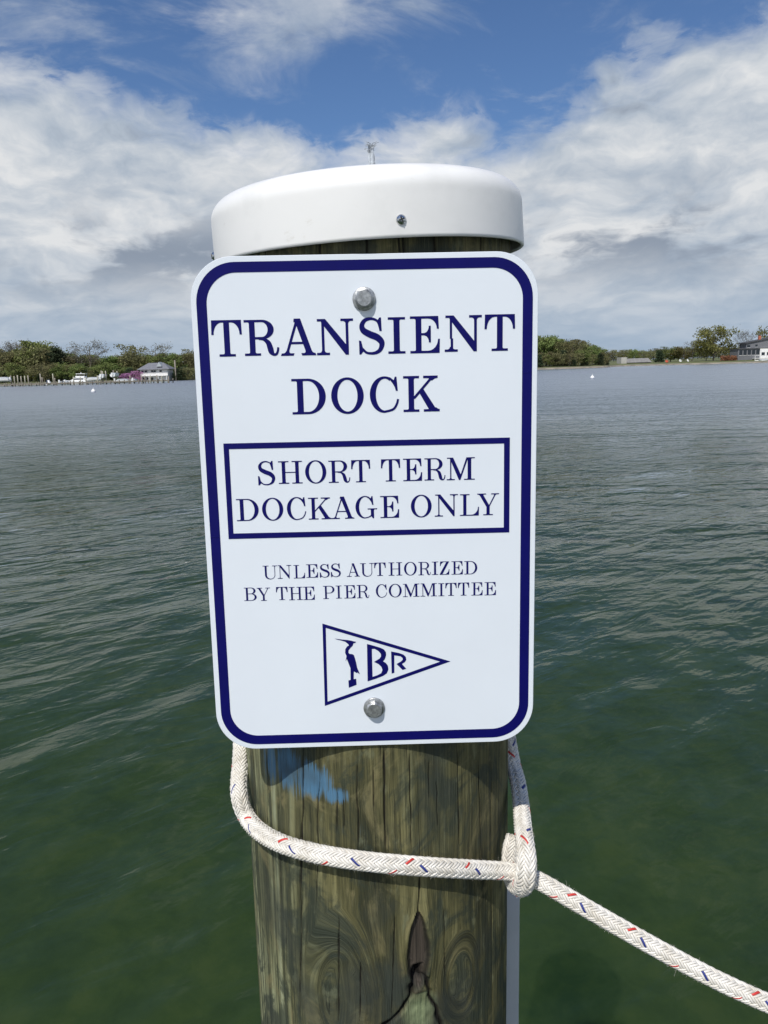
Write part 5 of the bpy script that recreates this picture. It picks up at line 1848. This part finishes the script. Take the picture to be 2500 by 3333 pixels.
def left_house():
    Y = 298.0
    x0, x1 = bgx(458, Y), bgx(547, Y)
    zg = land_z((x0 + x1) / 2, Y) - 0.3
    r = empty('waterside_house', ((x0 + x1) / 2, Y, zg))
    tag(r, 'pale two-storey waterside house with grey hipped roof behind the pier', 'house')
    h = (x1 - x0) / 2
    ze = bgz(520, 1201, Y) - zg
    zr = bgz(520, 1180, Y) - zg
    MB().box(-h, h, 0, 8, 0, ze).build('wall', MAT_SIDING, r)
    rf = mesh_obj('roof', *gable_or_hip(-h, h, 0, 8, ze, zr, 3.2, 0.9), MAT_SLATE, r)
    MB().add([(-1.0 + 2.2, -0.2, zr - 1.5), (1.0 + 2.2, -0.2, zr - 1.5), (2.2, -0.2, zr + 0.25), (1.2, 3.9, zr - 1.5), (3.2, 3.9, zr - 1.5), (2.2, 3.9, zr + 0.25)], [(0, 1, 2), (3, 5, 4), (0, 2, 5, 3), (1, 4, 5, 2), (0, 3, 4, 1)]).build('dormer', MAT_CANVAS, rf)
    for x in (-4.3, -3.0, -0.6, 0.35, 2.6):
        window(r, x, ze - 1.25, 0.85, 0.85, 0)
    for x in (-3.9, -2.4, -0.9):
        window(r, x, 0.5, 1.0, 1.5, 0)
    MB().box(-h - 0.1, h + 0.1, -0.16, -0.02, ze * 0.5 - 0.1, ze * 0.5 + 0.1).build('floor_band', MAT_TRIM, r)
    MB().box(2.0, 2.9, -0.09, 0.03, 0.02, 2.1).build('door', MAT_TRIM, r)
    for x in (-h + 0.3, -h / 3, h / 3, h - 0.3):
        MB().box(x - 0.1, x + 0.1, -1.0, -0.8, 0, ze * 0.5).build('porch_post', MAT_TRIM, r)
    MB().box(-h, h, -1.1, -0.17, ze * 0.5 + 0.0, ze * 0.5 + 0.09).build('balcony', MAT_TRIM, r)


left_house()


def right_house():
    Y = 340.0
    zg = land_z(bgx(2450, Y), Y) - 0.3
    X = lambda p: bgx(p, Y)
    Z = lambda p, y: bgz(p, y, Y) - zg
    xc = X(2450)
    r = empty('grey_house', (xc, Y, zg))
    tag(r, 'dark grey house with wide windows on the lawn beyond the big shade tree', 'house')
    a, b, c = X(2401) - xc, X(2472) - xc, X(2600) - xc
    zl = Z(2430, 1136)
    MB().box(a, b, 0, 8, 0, zl).build('wing_wall', MAT_GREYWALL, r)
    MB().box(a - 0.3, b, -0.4, 8.3, zl, zl + 0.28).build('wing_roof', MAT_DKROOF, r)
    for i in range(5):
        window(r, a + 1.2 + i * 1.85, Z(2430, 1156), 1.35, zl - Z(2430, 1156) - 0.35, 0)
    ru = X(2432) - xc
    z0, z1 = Z(2450, 1117), Z(2495, 1101)
    V, F = [], []
    MB().add([(ru, 1.5, zl + 0.28), (c, 1.5, zl + 0.28), (c, 1.5, z1 + 2.0), (ru, 1.5, z0), (ru, 8, zl + 0.28), (c, 8, zl + 0.28), (c, 8, z1 + 2.0), (ru, 8, z0)], [(0, 1, 2, 3), (4, 7, 6, 5), (0, 3, 7, 4), (1, 5, 6, 2), (3, 2, 6, 7), (0, 4, 5, 1)]).build('upper_wall', MAT_GREYWALL, r)
    MB().add([(ru - 0.5, 1.0, z0 - 0.05), (c, 1.0, z1 + 2.0), (c, 8.4, z1 + 2.0), (ru - 0.5, 8.4, z0 - 0.05), (ru - 0.5, 1.0, z0 + 0.3), (c, 1.0, z1 + 2.35), (c, 8.4, z1 + 2.35), (ru - 0.5, 8.4, z0 + 0.3)], [(0, 3, 2, 1), (4, 5, 6, 7), (0, 1, 5, 4), (1, 2, 6, 5), (2, 3, 7, 6), (3, 0, 4, 7)]).build('roof', MAT_DKROOF, r)
    window(r, ru + 1.0, zl + 0.6, 1.3, 1.1, 1.5)
    window(r, ru + 4.4, zl + 0.8, 1.0, 1.0, 1.5)
    MB().box(X(2479) - xc, X(2486) - xc, 3.5, 4.5, z0, z0 + 3.2).build('chimney', MAT_BRICK, r)
    # white porch at the right end
    pz = Z(2490, 1160)
    MB().box(b + 0.02, c, 0.3, 8, 0, zl).build('porch_wall', MAT_TRIM, r)
    for i in range(4):
        window(r, b + 1.6 + i * 2.3, pz + 0.5, 1.4, 1.3, 0.3)
    MB().box(b - 3.2, c, -2.2, -0.08, 0.75, 1.0).build('porch_deck', MAT_TRIM, r)
    for i in range(6):
        MB().box(b - 3.0 + i * 2.4, b - 2.85 + i * 2.4, -2.1, -1.95, 0, 2.0).build('porch_post', MAT_TRIM, r)
    MB().box(b - 3.1, c, -2.12, -1.92, 2.0, 2.12).build('porch_rail', MAT_TRIM, r)


right_house()
small_boat(2488, 318, 6.5, R(178), 0.1, 'white boat moored below the dark grey house', cover=True)


def boathouse():
    Y = 366.0
    zg = land_z(bgx(2060, Y), Y) - 0.3
    x0, x1, x2 = bgx(2022, Y), bgx(2040, Y), bgx(2118, Y)
    r = empty('boathouse', (x1, Y, zg))
    tag(r, 'long low boathouse with pale end wall at the far shore', 'boathouse')
    zt = bgz(2030, 1163, Y) - zg
    MB().box(x0 - x1, -0.02, 0, 7, 0, zt).build('end_wall', pmat('pale_render', (0.42, 0.41, 0.38), 0.8, var=0.1, vscale=0.7), r)
    zl = bgz(2080, 1180, Y) - zg
    zh = bgz(2080, 1166, Y) - zg
    w0 = MB().box(0.0, x2 - x1, 0, 7, 0, zl).build('wall', MAT_DKROOF, r)
    mesh_obj('roof', *gable_or_hip(0.4, x2 - x1, 0, 7, zl + 0.17, zh, 0.3, 0.35), pmat('weathered_roof', (0.22, 0.215, 0.21), 0.85, var=0.2, vscale=0.8), r)
    for i in range(4):
        MB().box(1.0 + i * 2.5, 2.9 + i * 2.5, -0.08, 0.04, 0.1, zl - 0.4).build('door', MAT_GLASS, r)


boathouse()

# --- small things on the lawn
MAT_ORANGE = pmat('orange_plastic', (0.62, 0.11, 0.05), 0.5)
MAT_TANHEDGE = leafmat('rusty_hedge', (0.22, 0.10, 0.04), (0.36, 0.19, 0.08), 0.1)


def upturned_dinghy(px, Y, L, mat, label, rz):
    x = bgx(px, Y)
    z = land_z(x, Y)
    r = empty('beached_dinghy', (x, Y, z), rz)
    tag(r, label, 'dinghy', 'dinghies laid up on the lawn')
    h = hull(L, L * 0.42, L * 0.2, r)
    h.rotation_euler = (R(58), 0, 0)
    h.location = (0, 0, L * 0.17)
    h.data.materials[0] = mat
    MB().box(-L * 0.3, -L * 0.3 + 0.25, -L * 0.16, L * 0.16, L * 0.14, L * 0.16).build('thwart', MAT_TIMBER_F, r)


upturned_dinghy(2169, 352, 3.0, MAT_ORANGE, 'small orange dinghy lying on the lawn by the dark evergreen', R(60))
upturned_dinghy(2213, 350, 3.2, MAT_HULL, 'white dinghy tipped on its side on the lawn left of the shade tree', R(65))
upturned_dinghy(2237, 350, 3.2, MAT_HULL, 'white dinghy tipped on its side on the lawn nearer the shade tree', R(70))


def hedge(px0, px1, Y, hg, label):
    x0, x1 = bgx(px0, Y), bgx(px1, Y)
    xm = (x0 + x1) / 2
    r = empty('rusty_hedge', (xm, Y, land_z(xm, Y) - 0.1))
    tag(r, label, 'hedge')
    rg = np.random.default_rng(8)
    V, F = [], []
    for _ in range(1500):
        c = np.array([rg.uniform(x0 - xm, x1 - xm), rg.normal() * 0.5, rg.uniform(0.05, 1) ** 0.8 * hg * (0.8 + 0.25 * math.sin(rg.uniform(0, 6)))])
        a = rg.normal(size=3)
        a /= np.linalg.norm(a)
        b = np.cross(a, rg.normal(size=3))
        b /= np.linalg.norm(b)
        k = len(V)
        s = rg.uniform(0.1, 0.24)
        V += [tuple(c - a * s), tuple(c + b * s), tuple(c + a * s), tuple(c - b * s)]
        F.append((k, k + 1, k + 2, k + 3))
    mesh_obj('foliage', V, F, MAT_TANHEDGE, r)
    st = MB()
    for i in range(12):
        x = (x0 - xm) + (x1 - x0) * (i + 0.5) / 12
        st.tube([(x, 0, -0.2), (x + 0.1, 0.1, hg * 0.7)], [0.05, 0.02], 5)
    st.build('stem', MAT_BARK, r)


hedge(2345, 2397, 336, 2.3, 'rusty orange hedge on the lawn between the shade tree and grey house')
